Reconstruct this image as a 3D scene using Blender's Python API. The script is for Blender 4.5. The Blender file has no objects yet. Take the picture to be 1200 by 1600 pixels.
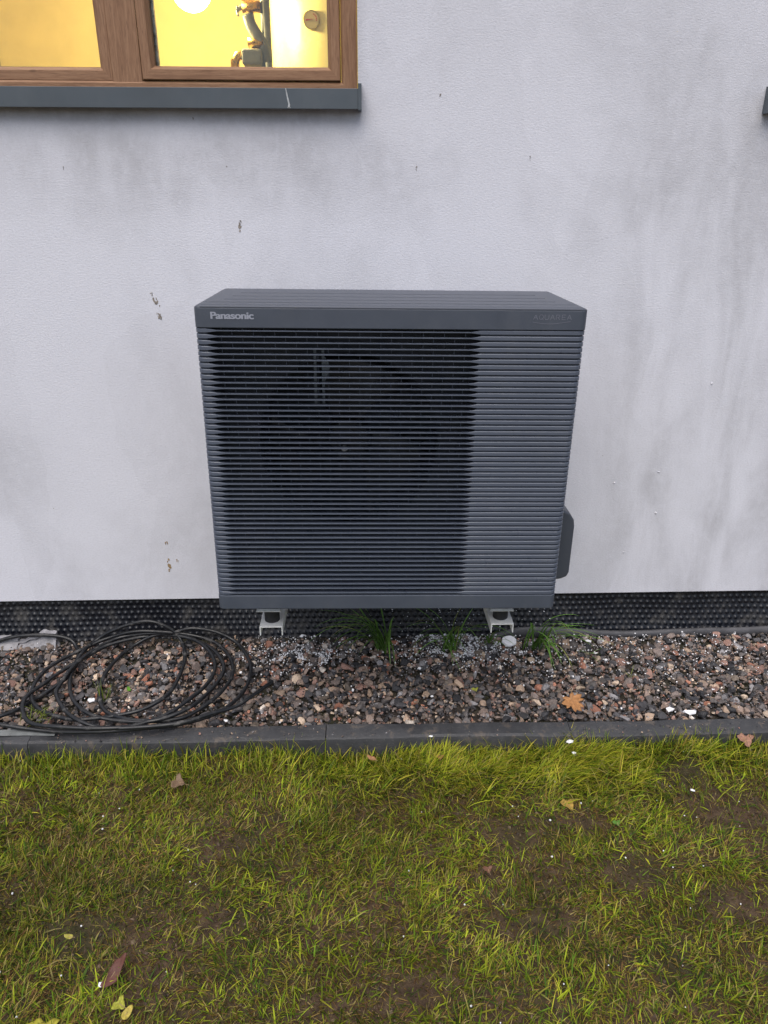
import bpy, bmesh, math, random
import numpy as np
from mathutils import Vector, Matrix

R = math.radians
S = bpy.context.scene
COL = S.collection
random.seed(7)
rng = np.random.default_rng(11)

# ------------------------------------------------------------------ camera
cd = bpy.data.cameras.new('camera'); cam = bpy.data.objects.new('camera', cd); COL.objects.link(cam)
def cam_axes(p, yaw, roll):
    f = Vector((math.sin(yaw)*math.cos(p), math.cos(yaw)*math.cos(p), -math.sin(p)))
    r = Vector((math.cos(yaw), -math.sin(yaw), 0)); u = r.cross(f)
    c, s = math.cos(roll), math.sin(roll)
    return c*r+s*u, -s*r+c*u, f
cr, cu, cf = cam_axes(.3954, .0288, .0028)
M = Matrix((cr, cu, -cf)).transposed().to_4x4(); M.translation = Vector((-.0699, -1.8668, 1.53))
cam.matrix_world = M
cd.sensor_fit = 'VERTICAL'; cd.sensor_height = 36; cd.lens = 36*1136.97/1600
cd.clip_start = .02; cd.clip_end = 500
S.camera = cam
S.render.resolution_x = 768; S.render.resolution_y = 1024

# ------------------------------------------------------------------ world, sun, exposure
SUN_EL, SUN_AZ = R(62), R(-165)          # soft light from behind the camera
w = bpy.data.worlds.new('World'); S.world = w; w.use_nodes = True
nt = w.node_tree; bg = nt.nodes['Background']
sky = nt.nodes.new('ShaderNodeTexSky'); sky.sky_type = 'NISHITA'; sky.sun_disc = False
sky.sun_elevation = SUN_EL; sky.sun_rotation = SUN_AZ; sky.dust_density = 4; sky.ozone_density = 1.0
nt.links.new(sky.outputs[0], bg.inputs[0]); bg.inputs[1].default_value = .105
sd = bpy.data.lights.new('sun', 'SUN'); sun = bpy.data.objects.new('sun', sd); COL.objects.link(sun)
sd.energy = 1.5; sd.angle = R(60); sd.color = (1, .98, .95)
dirv = Vector((math.sin(SUN_AZ)*math.cos(SUN_EL), math.cos(SUN_AZ)*math.cos(SUN_EL), math.sin(SUN_EL)))
sun.rotation_euler = dirv.to_track_quat('Z', 'Y').to_euler(); sun.location = (0, -4, 6)
S.view_settings.view_transform = 'Standard'; S.view_settings.look = 'None'
S.view_settings.gamma = 1; S.view_settings.exposure = 0.50
S.render.engine = 'CYCLES'

# ------------------------------------------------------------------ helpers
def tag(o, label=None, cat=None, group=None, kind=None):
    if label: o['label'] = label
    if cat: o['category'] = cat
    if group: o['group'] = group
    if kind: o['kind'] = kind
    return o
def empty(name, loc=(0, 0, 0)):
    o = bpy.data.objects.new(name, None); COL.objects.link(o); o.location = loc; o.empty_display_size = .05
    return o
def link(name, me, mats, parent=None, loc=None):
    o = bpy.data.objects.new(name, me); COL.objects.link(o)
    for m in (mats if isinstance(mats, (list, tuple)) else [mats]): me.materials.append(m)
    if parent: o.parent = parent
    if loc: o.location = loc
    return o
def fin(name, bm, mats, parent=None, smooth=False, loc=None, bevel=0, seg=2, autos=None):
    me = bpy.data.meshes.new(name)
    bmesh.ops.recalc_face_normals(bm, faces=bm.faces)
    bm.to_mesh(me); bm.free()
    if smooth:
        me.polygons.foreach_set('use_smooth', [True]*len(me.polygons))
        if autos: me.set_sharp_from_angle(angle=R(autos))
    o = link(name, me, mats, parent, loc)
    if bevel:
        b = o.modifiers.new('bevel', 'BEVEL'); b.width = bevel; b.segments = seg; b.limit_method = 'ANGLE'; b.angle_limit = R(35); b.harden_normals = False
    return o
def box(bm, x0, x1, y0, y1, z0, z1, mi=0):
    v = [bm.verts.new((x, y, z)) for x in (x0, x1) for y in (y0, y1) for z in (z0, z1)]
    for f in ((0,1,3,2),(4,6,7,5),(0,4,5,1),(2,3,7,6),(0,2,6,4),(1,5,7,3)):
        bm.faces.new([v[i] for i in f]).material_index = mi
    return v
def prism(bm, pts, axis, a, b, mi=0):
    """extrude a closed 2-D outline along an axis (0: pts=(y,z), 1: pts=(x,z), 2: pts=(x,y))"""
    def mk(p, t):
        return {0: (t, p[0], p[1]), 1: (p[0], t, p[1]), 2: (p[0], p[1], t)}[axis]
    A = [bm.verts.new(mk(p, a)) for p in pts]; B = [bm.verts.new(mk(p, b)) for p in pts]
    n = len(pts)
    fs = [bm.faces.new(A), bm.faces.new(B[::-1])]
    for i in range(n): fs.append(bm.faces.new((A[i], B[i], B[(i+1) % n], A[(i+1) % n])))
    for f in fs: f.material_index = mi
def cyl(bm, c, r, h, axis=2, n=24, r2=None, mi=0):
    r2 = r if r2 is None else r2
    A, B = [], []
    for i in range(n):
        a = 2*math.pi*i/n; ca, sa = math.cos(a), math.sin(a)
        def mk(rr, t):
            return {2: (c[0]+rr*ca, c[1]+rr*sa, c[2]+t), 1: (c[0]+rr*ca, c[1]+t, c[2]+rr*sa), 0: (c[0]+t, c[1]+rr*ca, c[2]+rr*sa)}[axis]
        A.append(bm.verts.new(mk(r, 0))); B.append(bm.verts.new(mk(r2, h)))
    fs = [bm.faces.new(A), bm.faces.new(B[::-1])]
    for i in range(n): fs.append(bm.faces.new((A[i], B[i], B[(i+1) % n], A[(i+1) % n])))
    for f in fs: f.material_index = mi
def tube(bm, pts, r, n=8, cap=True, rad=None):
    pts = [Vector(p) for p in pts]; rings = []; up = Vector((0, 0, 1)); prev = None
    for i, p in enumerate(pts):
        t = (pts[min(i+1, len(pts)-1)]-pts[max(i-1, 0)]).normalized()
        if prev is None:
            a = t.cross(up if abs(t.z) < .9 else Vector((1, 0, 0))).normalized()
        else:
            a = (prev - t*prev.dot(t)).normalized()
        prev = a; b = t.cross(a); rr = rad[i] if rad else r
        rings.append([bm.verts.new(p+rr*(a*math.cos(2*math.pi*k/n)+b*math.sin(2*math.pi*k/n))) for k in range(n)])
    for A, B in zip(rings, rings[1:]):
        for k in range(n): bm.faces.new((A[k], A[(k+1) % n], B[(k+1) % n], B[k]))
    if cap: bm.faces.new(rings[0][::-1]); bm.faces.new(rings[-1])
def catmull(P, sub=6):
    P = [np.array(p, float) for p in P]; P = [2*P[0]-P[1]]+P+[2*P[-1]-P[-2]]; out = []
    for i in range(1, len(P)-2):
        for k in range(sub):
            t = k/sub; a, b, c, d = P[i-1:i+3]
            out.append(.5*((2*b)+(-a+c)*t+(2*a-5*b+4*c-d)*t*t+(-a+3*b-3*c+d)*t**3))
    out.append(P[-2]); return out
def np_mesh(name, V, F, mats, parent=None, smooth=False, color=None):
    """V (n,3); F (m,k) all faces of k corners"""
    me = bpy.data.meshes.new(name); V = np.asarray(V, np.float32)
    Fs = F if isinstance(F, list) else [F]
    me.vertices.add(len(V)); me.vertices.foreach_set('co', V.ravel())
    loops = np.concatenate([f.ravel() for f in Fs]).astype(np.int32)
    tot = np.concatenate([np.full(len(f), f.shape[1]) for f in Fs]).astype(np.int32)
    st = np.concatenate([[0], np.cumsum(tot)[:-1]]).astype(np.int32)
    me.loops.add(len(loops)); me.loops.foreach_set('vertex_index', loops)
    me.polygons.add(len(tot)); me.polygons.foreach_set('loop_start', st)
    if smooth: me.polygons.foreach_set('use_smooth', np.ones(len(tot), bool))
    else: me.polygons.foreach_set('use_smooth', np.zeros(len(tot), bool))
    if color is not None:
        at = me.color_attributes.new('Col', 'FLOAT_COLOR', 'POINT')
        c = np.ones((len(V), 4), np.float32); c[:, :3] = color; at.data.foreach_set('color', c.ravel())
    me.update(calc_edges=True); me.validate()
    return link(name, me, mats, parent)
def vnoise(x, y, s, seed):
    """smooth value noise 0..1 at scale s (metres per cell)"""
    g = np.random.default_rng(seed).random((64, 64)); x = np.asarray(x)/s+31.3; y = np.asarray(y)/s+17.7
    xi = np.floor(x).astype(int); yi = np.floor(y).astype(int); fx = x-xi; fy = y-yi
    fx = fx*fx*(3-2*fx); fy = fy*fy*(3-2*fy)
    G = lambda a, b: g[a % 64, b % 64]
    return (G(xi, yi)*(1-fx)+G(xi+1, yi)*fx)*(1-fy)+(G(xi, yi+1)*(1-fx)+G(xi+1, yi+1)*fx)*fy

# ------------------------------------------------------------------ materials
def mat(name, base=(.5, .5, .5), rough=.6, metal=0, spec=.5):
    m = bpy.data.materials.new(name); m.use_nodes = True
    b = m.node_tree.nodes['Principled BSDF']
    b.inputs['Base Color'].default_value = (*base, 1); b.inputs['Roughness'].default_value = rough
    b.inputs['Metallic'].default_value = metal; b.inputs['Specular IOR Level'].default_value = spec
    return m, m.node_tree, b
def N(t, typ, **kw):
    n = t.nodes.new(typ)
    for k, v in kw.items(): setattr(n, k, v)
    return n
def noise(t, vec, scale, detail=4, rough=.55, dist=0):
    n = N(t, 'ShaderNodeTexNoise'); n.inputs['Scale'].default_value = scale; n.inputs['Detail'].default_value = detail
    n.inputs['Roughness'].default_value = rough; n.inputs['Distortion'].default_value = dist
    if vec is not None: t.links.new(vec, n.inputs['Vector'])
    return n.outputs['Fac']
def mapping(t, src, scale=(1, 1, 1), loc=(0, 0, 0), rot=(0, 0, 0)):
    m = N(t, 'ShaderNodeMapping'); m.inputs['Scale'].default_value = scale; m.inputs['Location'].default_value = loc; m.inputs['Rotation'].default_value = rot
    t.links.new(src, m.inputs['Vector']); return m.outputs[0]
def ramp(t, fac, stops):
    r = N(t, 'ShaderNodeValToRGB'); e = r.color_ramp.elements
    while len(e) < len(stops): e.new(.5)
    for el, (p, c) in zip(e, stops): el.position = p; el.color = (*c, 1) if len(c) == 3 else c
    t.links.new(fac, r.inputs[0]); return r.outputs[0]
def mixc(t, fac, a, b, typ='MIX'):
    n = N(t, 'ShaderNodeMix', data_type='RGBA', blend_type=typ)
    for s, i in ((fac, 0), (a, 6), (b, 7)):
        if isinstance(s, (int, float)): n.inputs[i].default_value = s
        elif isinstance(s, tuple): n.inputs[i].default_value = (*s, 1)
        else: t.links.new(s, n.inputs[i])
    return n.outputs[2]
def mth(t, op, a, b=0.):
    n = N(t, 'ShaderNodeMath', operation=op)
    for s, i in ((a, 0), (b, 1)):
        if isinstance(s, (int, float)): n.inputs[i].default_value = s
        else: t.links.new(s, n.inputs[i])
    return n.outputs[0]
def mrange(t, v, a, b, c=0., d=1., smooth=True):
    n = N(t, 'ShaderNodeMapRange'); n.interpolation_type = 'SMOOTHSTEP' if smooth else 'LINEAR'
    t.links.new(v, n.inputs[0]); 
    for i, x in enumerate((a, b, c, d)): n.inputs[i+1].default_value = x
    return n.outputs[0]
def bump(t, b, h, strength=.3, dist=.002):
    n = N(t, 'ShaderNodeBump'); n.inputs['Strength'].default_value = strength; n.inputs['Distance'].default_value = dist
    t.links.new(h, n.inputs['Height']); t.links.new(n.outputs[0], b.inputs['Normal']); return n
def objco(t): return N(t, 'ShaderNodeTexCoord').outputs['Object']

# white rendered wall with rain dirt
def make_plaster():
    m, t, b = mat('plaster', rough=.9, spec=.25); L = t.links
    co = objco(t)
    sx = N(t, 'ShaderNodeSeparateXYZ'); L.new(co, sx.inputs[0]); X, Z = sx.outputs[0], sx.outputs[2]
    big = noise(t, mapping(t, co, (1, 1, .7), (3.1, 0, 1.7)), 1.9, 5, .6, .4)
    streak = noise(t, mapping(t, co, (3.4, 1, .9), (0, 0, .6)), 1.7, 6, .6, .5)
    fine = noise(t, mapping(t, co, (1, 1, 1)), 26, 6, .7)
    # patches from trowel strokes
    vo = N(t, 'ShaderNodeTexVoronoi'); vo.inputs['Scale'].default_value = 1.7; vo.inputs['Randomness'].default_value = 1
    wv = N(t, 'ShaderNodeVectorMath', operation='ADD'); L.new(mapping(t, co, (2.1, 1, .8)), wv.inputs[0])
    nz = N(t, 'ShaderNodeTexNoise'); nz.inputs['Scale'].default_value = 3; L.new(co, nz.inputs['Vector'])
    ns = N(t, 'ShaderNodeVectorMath', operation='SCALE'); L.new(nz.outputs['Color'], ns.inputs[0]); ns.inputs['Scale'].default_value = .35
    L.new(ns.outputs[0], wv.inputs[1]); L.new(wv.outputs[0], vo.inputs['Vector'])
    patch = N(t, 'ShaderNodeSeparateColor'); L.new(vo.outputs['Color'], patch.inputs[0])
    # grime gathers in a band below the sill line, on the left, and down the right
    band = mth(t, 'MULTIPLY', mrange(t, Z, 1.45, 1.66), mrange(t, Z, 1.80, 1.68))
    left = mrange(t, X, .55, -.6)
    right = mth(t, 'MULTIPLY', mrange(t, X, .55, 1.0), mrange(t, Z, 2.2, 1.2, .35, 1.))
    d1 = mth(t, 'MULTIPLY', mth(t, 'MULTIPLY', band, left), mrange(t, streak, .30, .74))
    d2 = mth(t, 'MULTIPLY', right, mrange(t, streak, .36, .70))
    d3 = mrange(t, big, .46, .68)
    lowleft = mth(t, 'MULTIPLY', mth(t, 'MULTIPLY', mrange(t, X, -1.0, -1.5), mrange(t, Z, .95, .75)), mrange(t, Z, .45, .65))
    hi = mrange(t, Z, 1.5, 2.3)
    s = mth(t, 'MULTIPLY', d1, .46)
    s = mth(t, 'ADD', s, mth(t, 'MULTIPLY', d2, .46))
    s = mth(t, 'ADD', s, mth(t, 'MULTIPLY', d3, .24))
    s = mth(t, 'ADD', s, mth(t, 'MULTIPLY', lowleft, .40))
    s = mth(t, 'ADD', s, mth(t, 'MULTIPLY', hi, .16))
    s = mth(t, 'ADD', s, mth(t, 'MULTIPLY', mrange(t, patch.outputs[0], .55, .6), .06))
    under = mth(t, 'MULTIPLY', mth(t, 'MULTIPLY', mrange(t, Z, 1.745, 1.79), mrange(t, X, -.04, -.10)), mrange(t, streak, .2, .6, .6, 1.))  # strip below the sill: its shadow deepened in the colour, plus some grime
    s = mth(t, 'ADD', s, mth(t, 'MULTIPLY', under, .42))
    s = mth(t, 'MULTIPLY', s, mrange(t, fine, .25, .6, .6, 1.15))
    s = mth(t, 'MINIMUM', s, 1.)
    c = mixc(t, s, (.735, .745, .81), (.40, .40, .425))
    gr_ = noise(t, mapping(t, co, (1, 1, 1.6)), 130, 4, .75)
    c = mixc(t, mrange(t, gr_, .40, .75, 0., .22), c, (.38, .38, .40))
    # tiny specks
    sp = N(t, 'ShaderNodeTexVoronoi'); sp.inputs['Scale'].default_value = 9; L.new(co, sp.inputs['Vector'])
    spk = mrange(t, sp.outputs['Distance'], .028, .016)
    sel = N(t, 'ShaderNodeSeparateColor'); L.new(sp.outputs['Color'], sel.inputs[0])
    spk = mth(t, 'MULTIPLY', spk, mrange(t, sel.outputs[1], .80, .82))
    c = mixc(t, mth(t, 'MULTIPLY', spk, .7), c, (.16, .14, .12))
    L.new(c, b.inputs['Base Color'])
    g = noise(t, co, 420, 3, .6); g2 = noise(t, mapping(t, co, (1, 1, 1.5)), 130, 5, .75)
    trow = noise(t, mapping(t, co, (1.2, 1, .6), rot=(0, .5, 0)), 5, 3, .5, .6)
    h = mth(t, 'ADD', mth(t, 'MULTIPLY', g, .8), mth(t, 'ADD', mth(t, 'MULTIPLY', g2, 1.6), mth(t, 'MULTIPLY', trow, 3.0)))
    bump(t, b, h, .55, .0020)
    return m
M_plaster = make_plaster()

def make_wood(name, vertical):
    m, t, b = mat(name, rough=.5, spec=.35); L = t.links; co = objco(t)
    sc = (14, 14, .9) if vertical else (.9, 14, 14)
    g = noise(t, mapping(t, co, sc), 6, 6, .65, 1.4); f = noise(t, mapping(t, co, tuple(s*4 for s in sc)), 9, 3, .6)
    kn = N(t, 'ShaderNodeTexVoronoi'); kn.inputs['Scale'].default_value = 3.3; L.new(mapping(t, co, (1, 1, 2.6) if not vertical else (2.6, 1, 1)), kn.inputs['Vector'])
    c = ramp(t, g, [(.25, (.17, .085, .045)), (.5, (.27, .148, .082)), (.75, (.36, .215, .125))])
    c = mixc(t, mth(t, 'MULTIPLY', mrange(t, f, .5, .7), .5), c, (.11, .05, .028))
    c = mixc(t, mth(t, 'MULTIPLY', mrange(t, kn.outputs['Distance'], .05, .015), .6), c, (.10, .05, .03))
    L.new(c, b.inputs['Base Color']); bump(t, b, mth(t, 'ADD', g, f), .25, .0008)
    return m
M_wood_h = make_wood('wood_grain_horizontal', False); M_wood_v = make_wood('wood_grain_vertical', True)

def simple(name, base, rough=.5, metal=0, var=.25, scale=8, bmp=.0, bscale=200, spec=.5, dark=None, detail=5):
    m, t, b = mat(name, base, rough, metal, spec); co = objco(t)
    n = noise(t, co, scale, detail, .6)
    dk = dark or tuple(c*(1-var) for c in base); lt = tuple(min(1, c*(1+var)) for c in base)
    t.links.new(ramp(t, n, [(.3, dk), (.5, base), (.72, lt)]), b.inputs['Base Color'])
    if name in ('unit_paint', 'grille_plastic', 'sill_aluminium'):
        src = b.inputs['Base Color'].links[0].from_socket
        dust = mth(t, 'MULTIPLY', mrange(t, noise(t, mapping(t, co, (1, 1, .5)), 7, 6, .7), .45, .75), .06)
        vo = N(t, 'ShaderNodeTexVoronoi'); vo.inputs['Scale'].default_value = 34; t.links.new(co, vo.inputs['Vector'])
        sc_ = N(t, 'ShaderNodeSeparateColor'); t.links.new(vo.outputs['Color'], sc_.inputs[0])
        spk = mth(t, 'MULTIPLY', mrange(t, vo.outputs['Distance'], .07, .03), mrange(t, sc_.outputs[0], .90, .91))
        t.links.new(mixc(t, mth(t, 'ADD', dust, mth(t, 'MULTIPLY', spk, .35)), src, (.30, .30, .29)), b.inputs['Base Color'])
    t.links.new(mrange(t, noise(t, co, scale*3, 4), .3, .7, max(0, rough-.1), min(1, rough+.12)), b.inputs['Roughness'])
    if bmp: bump(t, b, noise(t, co, bscale, 3), bmp, .001)
    return m
M_sill = simple('sill_aluminium', (.075, .092, .108), .42, 0, .12, 5, .1, 300)
M_case = simple('unit_paint', (.064, .076, .100), .46, 0, .07, 6, .12, 700)
M_grille = simple('grille_plastic', (.087, .103, .138), .36, 0, .06, 9, .05, 500)
M_top = mat('unit_lid_paint', (.074, .083, .106), .5)[0]
M_dark = simple('inner_shroud', (.022, .026, .036), .6, 0, .2, 8)
M_black = simple('fan_black', (.006, .006, .008), .45, 0, .2, 8)
M_cover = simple('pipe_cover_plastic', (.056, .065, .082), .55, 0, .08, 6, .1, 600)
M_logo = simple('logo_print', (.30, .32, .38), .45, 0, .04, 30)
M_logo2 = simple('emblem_print', (.18, .19, .235), .4, 0, .04, 30)
M_sticker = simple('blade_label', (.22, .25, .27), .5, 0, .2, 60)
M_bracket = simple('bracket_white', (.88, .88, .86), .45, 0, .10, 22, .1, 200)
M_rubber = simple('rubber', (.020, .020, .022), .6, 0, .3, 30)
M_spacer = simple('spacer_metal', (.32, .31, .30), .45, .6, .5, 60, dark=(.06, .055, .05))
M_gasket = simple('gasket', (.03, .026, .022), .7)
M_eps = simple('polystyrene', (.80, .80, .82), .7, 0, .06, 60, .3, 900)
M_scratch = simple('scratch_white', (.42, .44, .45), .7, 0, .2, 90)
M_room = simple('room_plaster', (.80, .65, .30), .85, 0, .07, 7)
M_roomfloor = simple('room_floor', (.25, .22, .18), .7)
M_tank = simple('tank_enamel', (.66, .56, .25), .22, 0, .03, 4)
M_brass = simple('brass', (.55, .33, .08), .3, 1, .2, 40)
M_pipe = simple('pipe_insulation', (.16, .16, .15), .75, 0, .2, 30)
M_gaugew = simple('gauge_face', (.60, .50, .24), .4, 0, .02)
M_red = simple('gauge_needle', (.5, .07, .03), .4)
M_door = simple('door_paint', (.30, .26, .12), .5, 0, .1)

def make_lamp():
    m, t, b = mat('lamp_glow', (1, .9, .6), .4)
    b.inputs['Emission Color'].default_value = (1, .86, .55, 1); b.inputs['Emission Strength'].default_value = 14
    return m
M_lamp = make_lamp()
def make_glass():
    m = bpy.data.materials.new('window_glass'); m.use_nodes = True; t = m.node_tree; t.nodes.clear()
    o = N(t, 'ShaderNodeOutputMaterial'); mx = N(t, 'ShaderNodeMixShader'); tr = N(t, 'ShaderNodeBsdfTransparent'); gl = N(t, 'ShaderNodeBsdfGlossy')
    tr.inputs[0].default_value = (.93, .95, .93, 1); gl.inputs['Roughness'].default_value = .01; gl.inputs['Color'].default_value = (.9, .95, 1, 1)
    fr = N(t, 'ShaderNodeFresnel'); fr.inputs['IOR'].default_value = 1.5
    t.links.new(mth(t, 'MULTIPLY', fr.outputs[0], 1.1), mx.inputs[0]); t.links.new(tr.outputs[0], mx.inputs[1]); t.links.new(gl.outputs[0], mx.inputs[2])
    t.links.new(mx.outputs[0], o.inputs[0]); return m
M_glass = make_glass()

def make_membrane():
    m, t, b = mat('membrane_hdpe', (.012, .014, .022), .34); co = objco(t)
    d = noise(t, co, 14, 5, .65)
    c = mixc(t, mrange(t, d, .50, .72), (.006, .007, .011), (.042, .040, .038))
    t.links.new(c, b.inputs['Base Color']); t.links.new(mrange(t, d, .4, .7, .28, .6), b.inputs['Roughness'])
    return m
M_membrane = make_membrane()
M_flap = simple('membrane_dusty', (.26, .255, .27), .6, 0, .35, 25, .3, 120)
M_strip = simple('edge_strip', (.060, .060, .066), .55, 0, .4, 14, .2, 100)

def make_soil(name, a, bb, c3, sc=30):
    m, t, b = mat(name, rough=.8, spec=.3); co = objco(t)
    n = noise(t, co, sc, 8, .7); n2 = noise(t, co, 3.5, 4, .6)
    c = ramp(t, n, [(.3, a), (.5, bb), (.75, c3)])
    c = mixc(t, mth(t, 'MULTIPLY', mrange(t, n2, .4, .65), .6), c, (.028, .034, .010))
    t.links.new(c, b.inputs['Base Color']); t.links.new(mrange(t, n2, .35, .6, .55, .9), b.inputs['Roughness'])
    bump(t, b, mth(t, 'ADD', n, noise(t, co, 160, 5, .7)), .8, .006)
    return m
M_lawn = make_soil('lawn_soil', (.028, .016, .009), (.070, .043, .024), (.13, .088, .052))
M_bed = make_soil('gravel_bed_soil', (.022, .018, .016), (.050, .040, .035), (.09, .075, .065), 60)

def make_attr(name, rough, var=.25, scale=60, bstr=.5, spec=.4, trans=0):
    m, t, b = mat(name, rough=rough, spec=spec); co = objco(t)
    a = N(t, 'ShaderNodeAttribute'); a.attribute_name = 'Col'
    n = noise(t, co, scale, 5, .65)
    v = mrange(t, n, .25, .75, 1-var, 1+var, False)
    vm = N(t, 'ShaderNodeVectorMath', operation='SCALE'); t.links.new(a.outputs['Color'], vm.inputs[0]); t.links.new(v, vm.inputs['Scale'])
    t.links.new(vm.outputs[0], b.inputs['Base Color'])
    if bstr: bump(t, b, n, bstr, .002)
    if trans:
        o = t.nodes['Material Output']; tl = N(t, 'ShaderNodeBsdfTranslucent'); mx = N(t, 'ShaderNodeMixShader'); mx.inputs[0].default_value = trans
        t.links.new(vm.outputs[0], tl.inputs[0]); t.links.new(b.outputs[0], mx.inputs[1]); t.links.new(tl.outputs[0], mx.inputs[2]); t.links.new(mx.outputs[0], o.inputs[0])
    return m
M_stone = make_attr('crushed_stone', .62, .38, 160, .7, .45)
M_grass = make_attr('grass_blades', .6, .12, 30, 0, .22, .30)
M_leaf = make_attr('leaf_tissue', .55, .3, 120, .5, .35, .12)

def make_kerb():
    m, t, b = mat('kerb_concrete', rough=.6, spec=.4); co = objco(t)
    oi = N(t, 'ShaderNodeObjectInfo')
    n = noise(t, mapping(t, co, (1, 1, 1)), 12, 7, .7); sc = noise(t, mapping(t, co, (9, 30, 30)), 4, 5, .75, 1.5)
    c = ramp(t, n, [(.3, (.020, .021, .024)), (.55, (.036, .037, .041)), (.8, (.075, .074, .074))])
    c = mixc(t, mth(t, 'MULTIPLY', mrange(t, sc, .54, .70), .5), c, (.13, .128, .125))
    c = mixc(t, mth(t, 'MULTIPLY', oi.outputs['Random'], .45), c, (.075, .077, .083))
    dd = noise(t, co, 22, 5, .7, .5)
    c = mixc(t, mth(t, 'MULTIPLY', mrange(t, dd, .54, .68), .6), c, (.13, .105, .085))
    c = mixc(t, mth(t, 'MULTIPLY', mrange(t, noise(t, co, 90, 4, .8), .62, .72), .5), c, (.20, .19, .18))
    t.links.new(c, b.inputs['Base Color']); bump(t, b, mth(t, 'ADD', n, noise(t, co, 240, 4)), .5, .0015)
    t.links.new(mrange(t, n, .3, .7, .45, .75), b.inputs['Roughness'])
    return m
M_kerb = make_kerb()
def make_cable():
    m, t, b = mat('cable_rubber', rough=.38, spec=.5); co = objco(t)
    n = noise(t, co, 26, 6, .7)
    c = mixc(t, mrange(t, n, .54, .74), (.009, .010, .012), (.12, .115, .11))
    t.links.new(c, b.inputs['Base Color']); t.links.new(mrange(t, n, .4, .7, .32, .7), b.inputs['Roughness'])
    return m
M_cable = make_cable()
M_mud = simple('dried_mud', (.26, .23, .20), .9, 0, .5, 90, .6, 400)
M_mudo = simple('rust_mud', (.30, .21, .11), .9, 0, .5, 90, .6, 400)
M_render = simple('render_lump', (.66, .66, .70), .9, 0, .1, 60)

# ================================================================== THE SETTING
# lawn: one sheet to the horizon, finely shaped near the camera
def axis(dense0, dense1, step, far):
    a = list(np.arange(dense0, dense1+1e-6, step)); o = []
    x = dense1; s = step*4
    while x < far: x += s; s *= 1.8; o.append(x)
    p = []; x = dense0; s = step*4
    while x > -far: x -= s; s *= 1.8; p.append(x)
    return np.array(p[::-1]+a+o)
GX, GY = axis(-2.4, 2.4, .02, 150), axis(-2.3, 0.0, .02, 150)
def lawn_z(x, y):
    x = np.asarray(x, float); y = np.asarray(y, float)
    z = (vnoise(x, y, .35, 1)-.5)*.035+(vnoise(x, y, .09, 2)-.5)*.016+(vnoise(x, y, .03, 3)-.5)*.007
    f = np.clip((2.6-np.abs(x))/.3, 0, 1)*np.clip((y+2.5)/.3, 0, 1)
    return -.062+z*f
xx, yy = np.meshgrid(GX, GY, indexing='ij'); zz = lawn_z(xx, yy)
zz = np.where(yy > .01, -.10, zz)
nx, ny = xx.shape; idx = np.arange(nx*ny).reshape(nx, ny)
F = np.stack([idx[:-1, :-1], idx[1:, :-1], idx[1:, 1:], idx[:-1, 1:]], -1).reshape(-1, 4)
tag(np_mesh('ground', np.stack([xx, yy, zz], -1).reshape(-1, 3), F, M_lawn, smooth=True), kind='structure')
# bed under the gravel
gx = np.arange(-3.2, 3.21, .04); gy = np.arange(.0, .641, .02)
def bed_z(x, y): return -.018+.016*np.clip((np.asarray(y)-.1)/.5, 0, 1)+(vnoise(x, y, .16, 5)-.5)*.014
xx, yy = np.meshgrid(gx, gy, indexing='ij'); zz = bed_z(xx, yy)-.006
nx, ny = xx.shape; idx = np.arange(nx*ny).reshape(nx, ny)
F = np.stack([idx[:-1, :-1], idx[1:, :-1], idx[1:, 1:], idx[:-1, 1:]], -1).reshape(-1, 4)
tag(np_mesh('gravel_bed', np.stack([xx, yy, zz], -1).reshape(-1, 3), F, M_bed, smooth=True), kind='structure')

# ================================================================== HOUSE
house = empty('house', (0, .57, 0))
tag(house, 'white rendered house wall with brown wood grain windows lit yellow from inside', 'house')
HX0, HX1, HZ1 = -4.0, 4.0, 3.6
OP = [(-1.78, -.079), (1.146, 2.75)]; OZ0, OZ1 = 1.80, 2.96
bm = bmesh.new()
xs = [HX0, OP[0][0], OP[0][1], OP[1][0], OP[1][1], HX1]
D0, D1 = 0, .30
for i in range(5):
    x0, x1 = xs[i], xs[i+1]
    za = .166+.0035*x0; zb = .166+.0035*x1        # the lower edge runs a touch out of level
    segs = [(None, HZ1)] if i in (0, 2, 4) else [(None, OZ0), (OZ1, HZ1)]
    for a, top in segs:
        za_, zb_ = (za, zb) if a is None else (a, a)
        v = [bm.verts.new(p) for p in ((x0, D0, za_), (x1, D0, zb_), (x1, D0, top), (x0, D0, top), (x0, D1, za_), (x1, D1, zb_), (x1, D1, top), (x0, D1, top))]
        bm.faces.new((v[0], v[1], v[2], v[3])); bm.faces.new((v[5], v[4], v[7], v[6])); bm.faces.new((v[4], v[5], v[1], v[0])); bm.faces.new((v[3], v[2], v[6], v[7]))
        if i == 0: bm.faces.new((v[4], v[0], v[3], v[7]))
        if i == 4: bm.faces.new((v[1], v[5], v[6], v[2]))
        if i in (0, 2):   # reveal on the right side of this piece
            q = [bm.verts.new(p) for p in ((x1, D0, OZ0), (x1, D1, OZ0), (x1, D1, OZ1), (x1, D0, OZ1))]; bm.faces.new(q)
        if i in (2, 4):
            q = [bm.verts.new(p) for p in ((x0, D0, OZ0), (x0, D1, OZ0), (x0, D1, OZ1), (x0, D0, OZ1))]; bm.faces.new(q)
me = bpy.data.meshes.new('wall'); bm.to_mesh(me); bm.free()
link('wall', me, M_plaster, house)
bm = bmesh.new(); box(bm, HX0, HX1, .04, .30, -.3, .150); fin('plinth', bm, M_rubber, house)
bm = bmesh.new(); box(bm, HX0-.05, HX1+.05, -.03, .34, HZ1, HZ1+.06); box(bm, HX0, HX1, .34, 2.2, HZ1-.1, HZ1+.06); fin('roof', bm, M_sill, house)
bm = bmesh.new()
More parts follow.
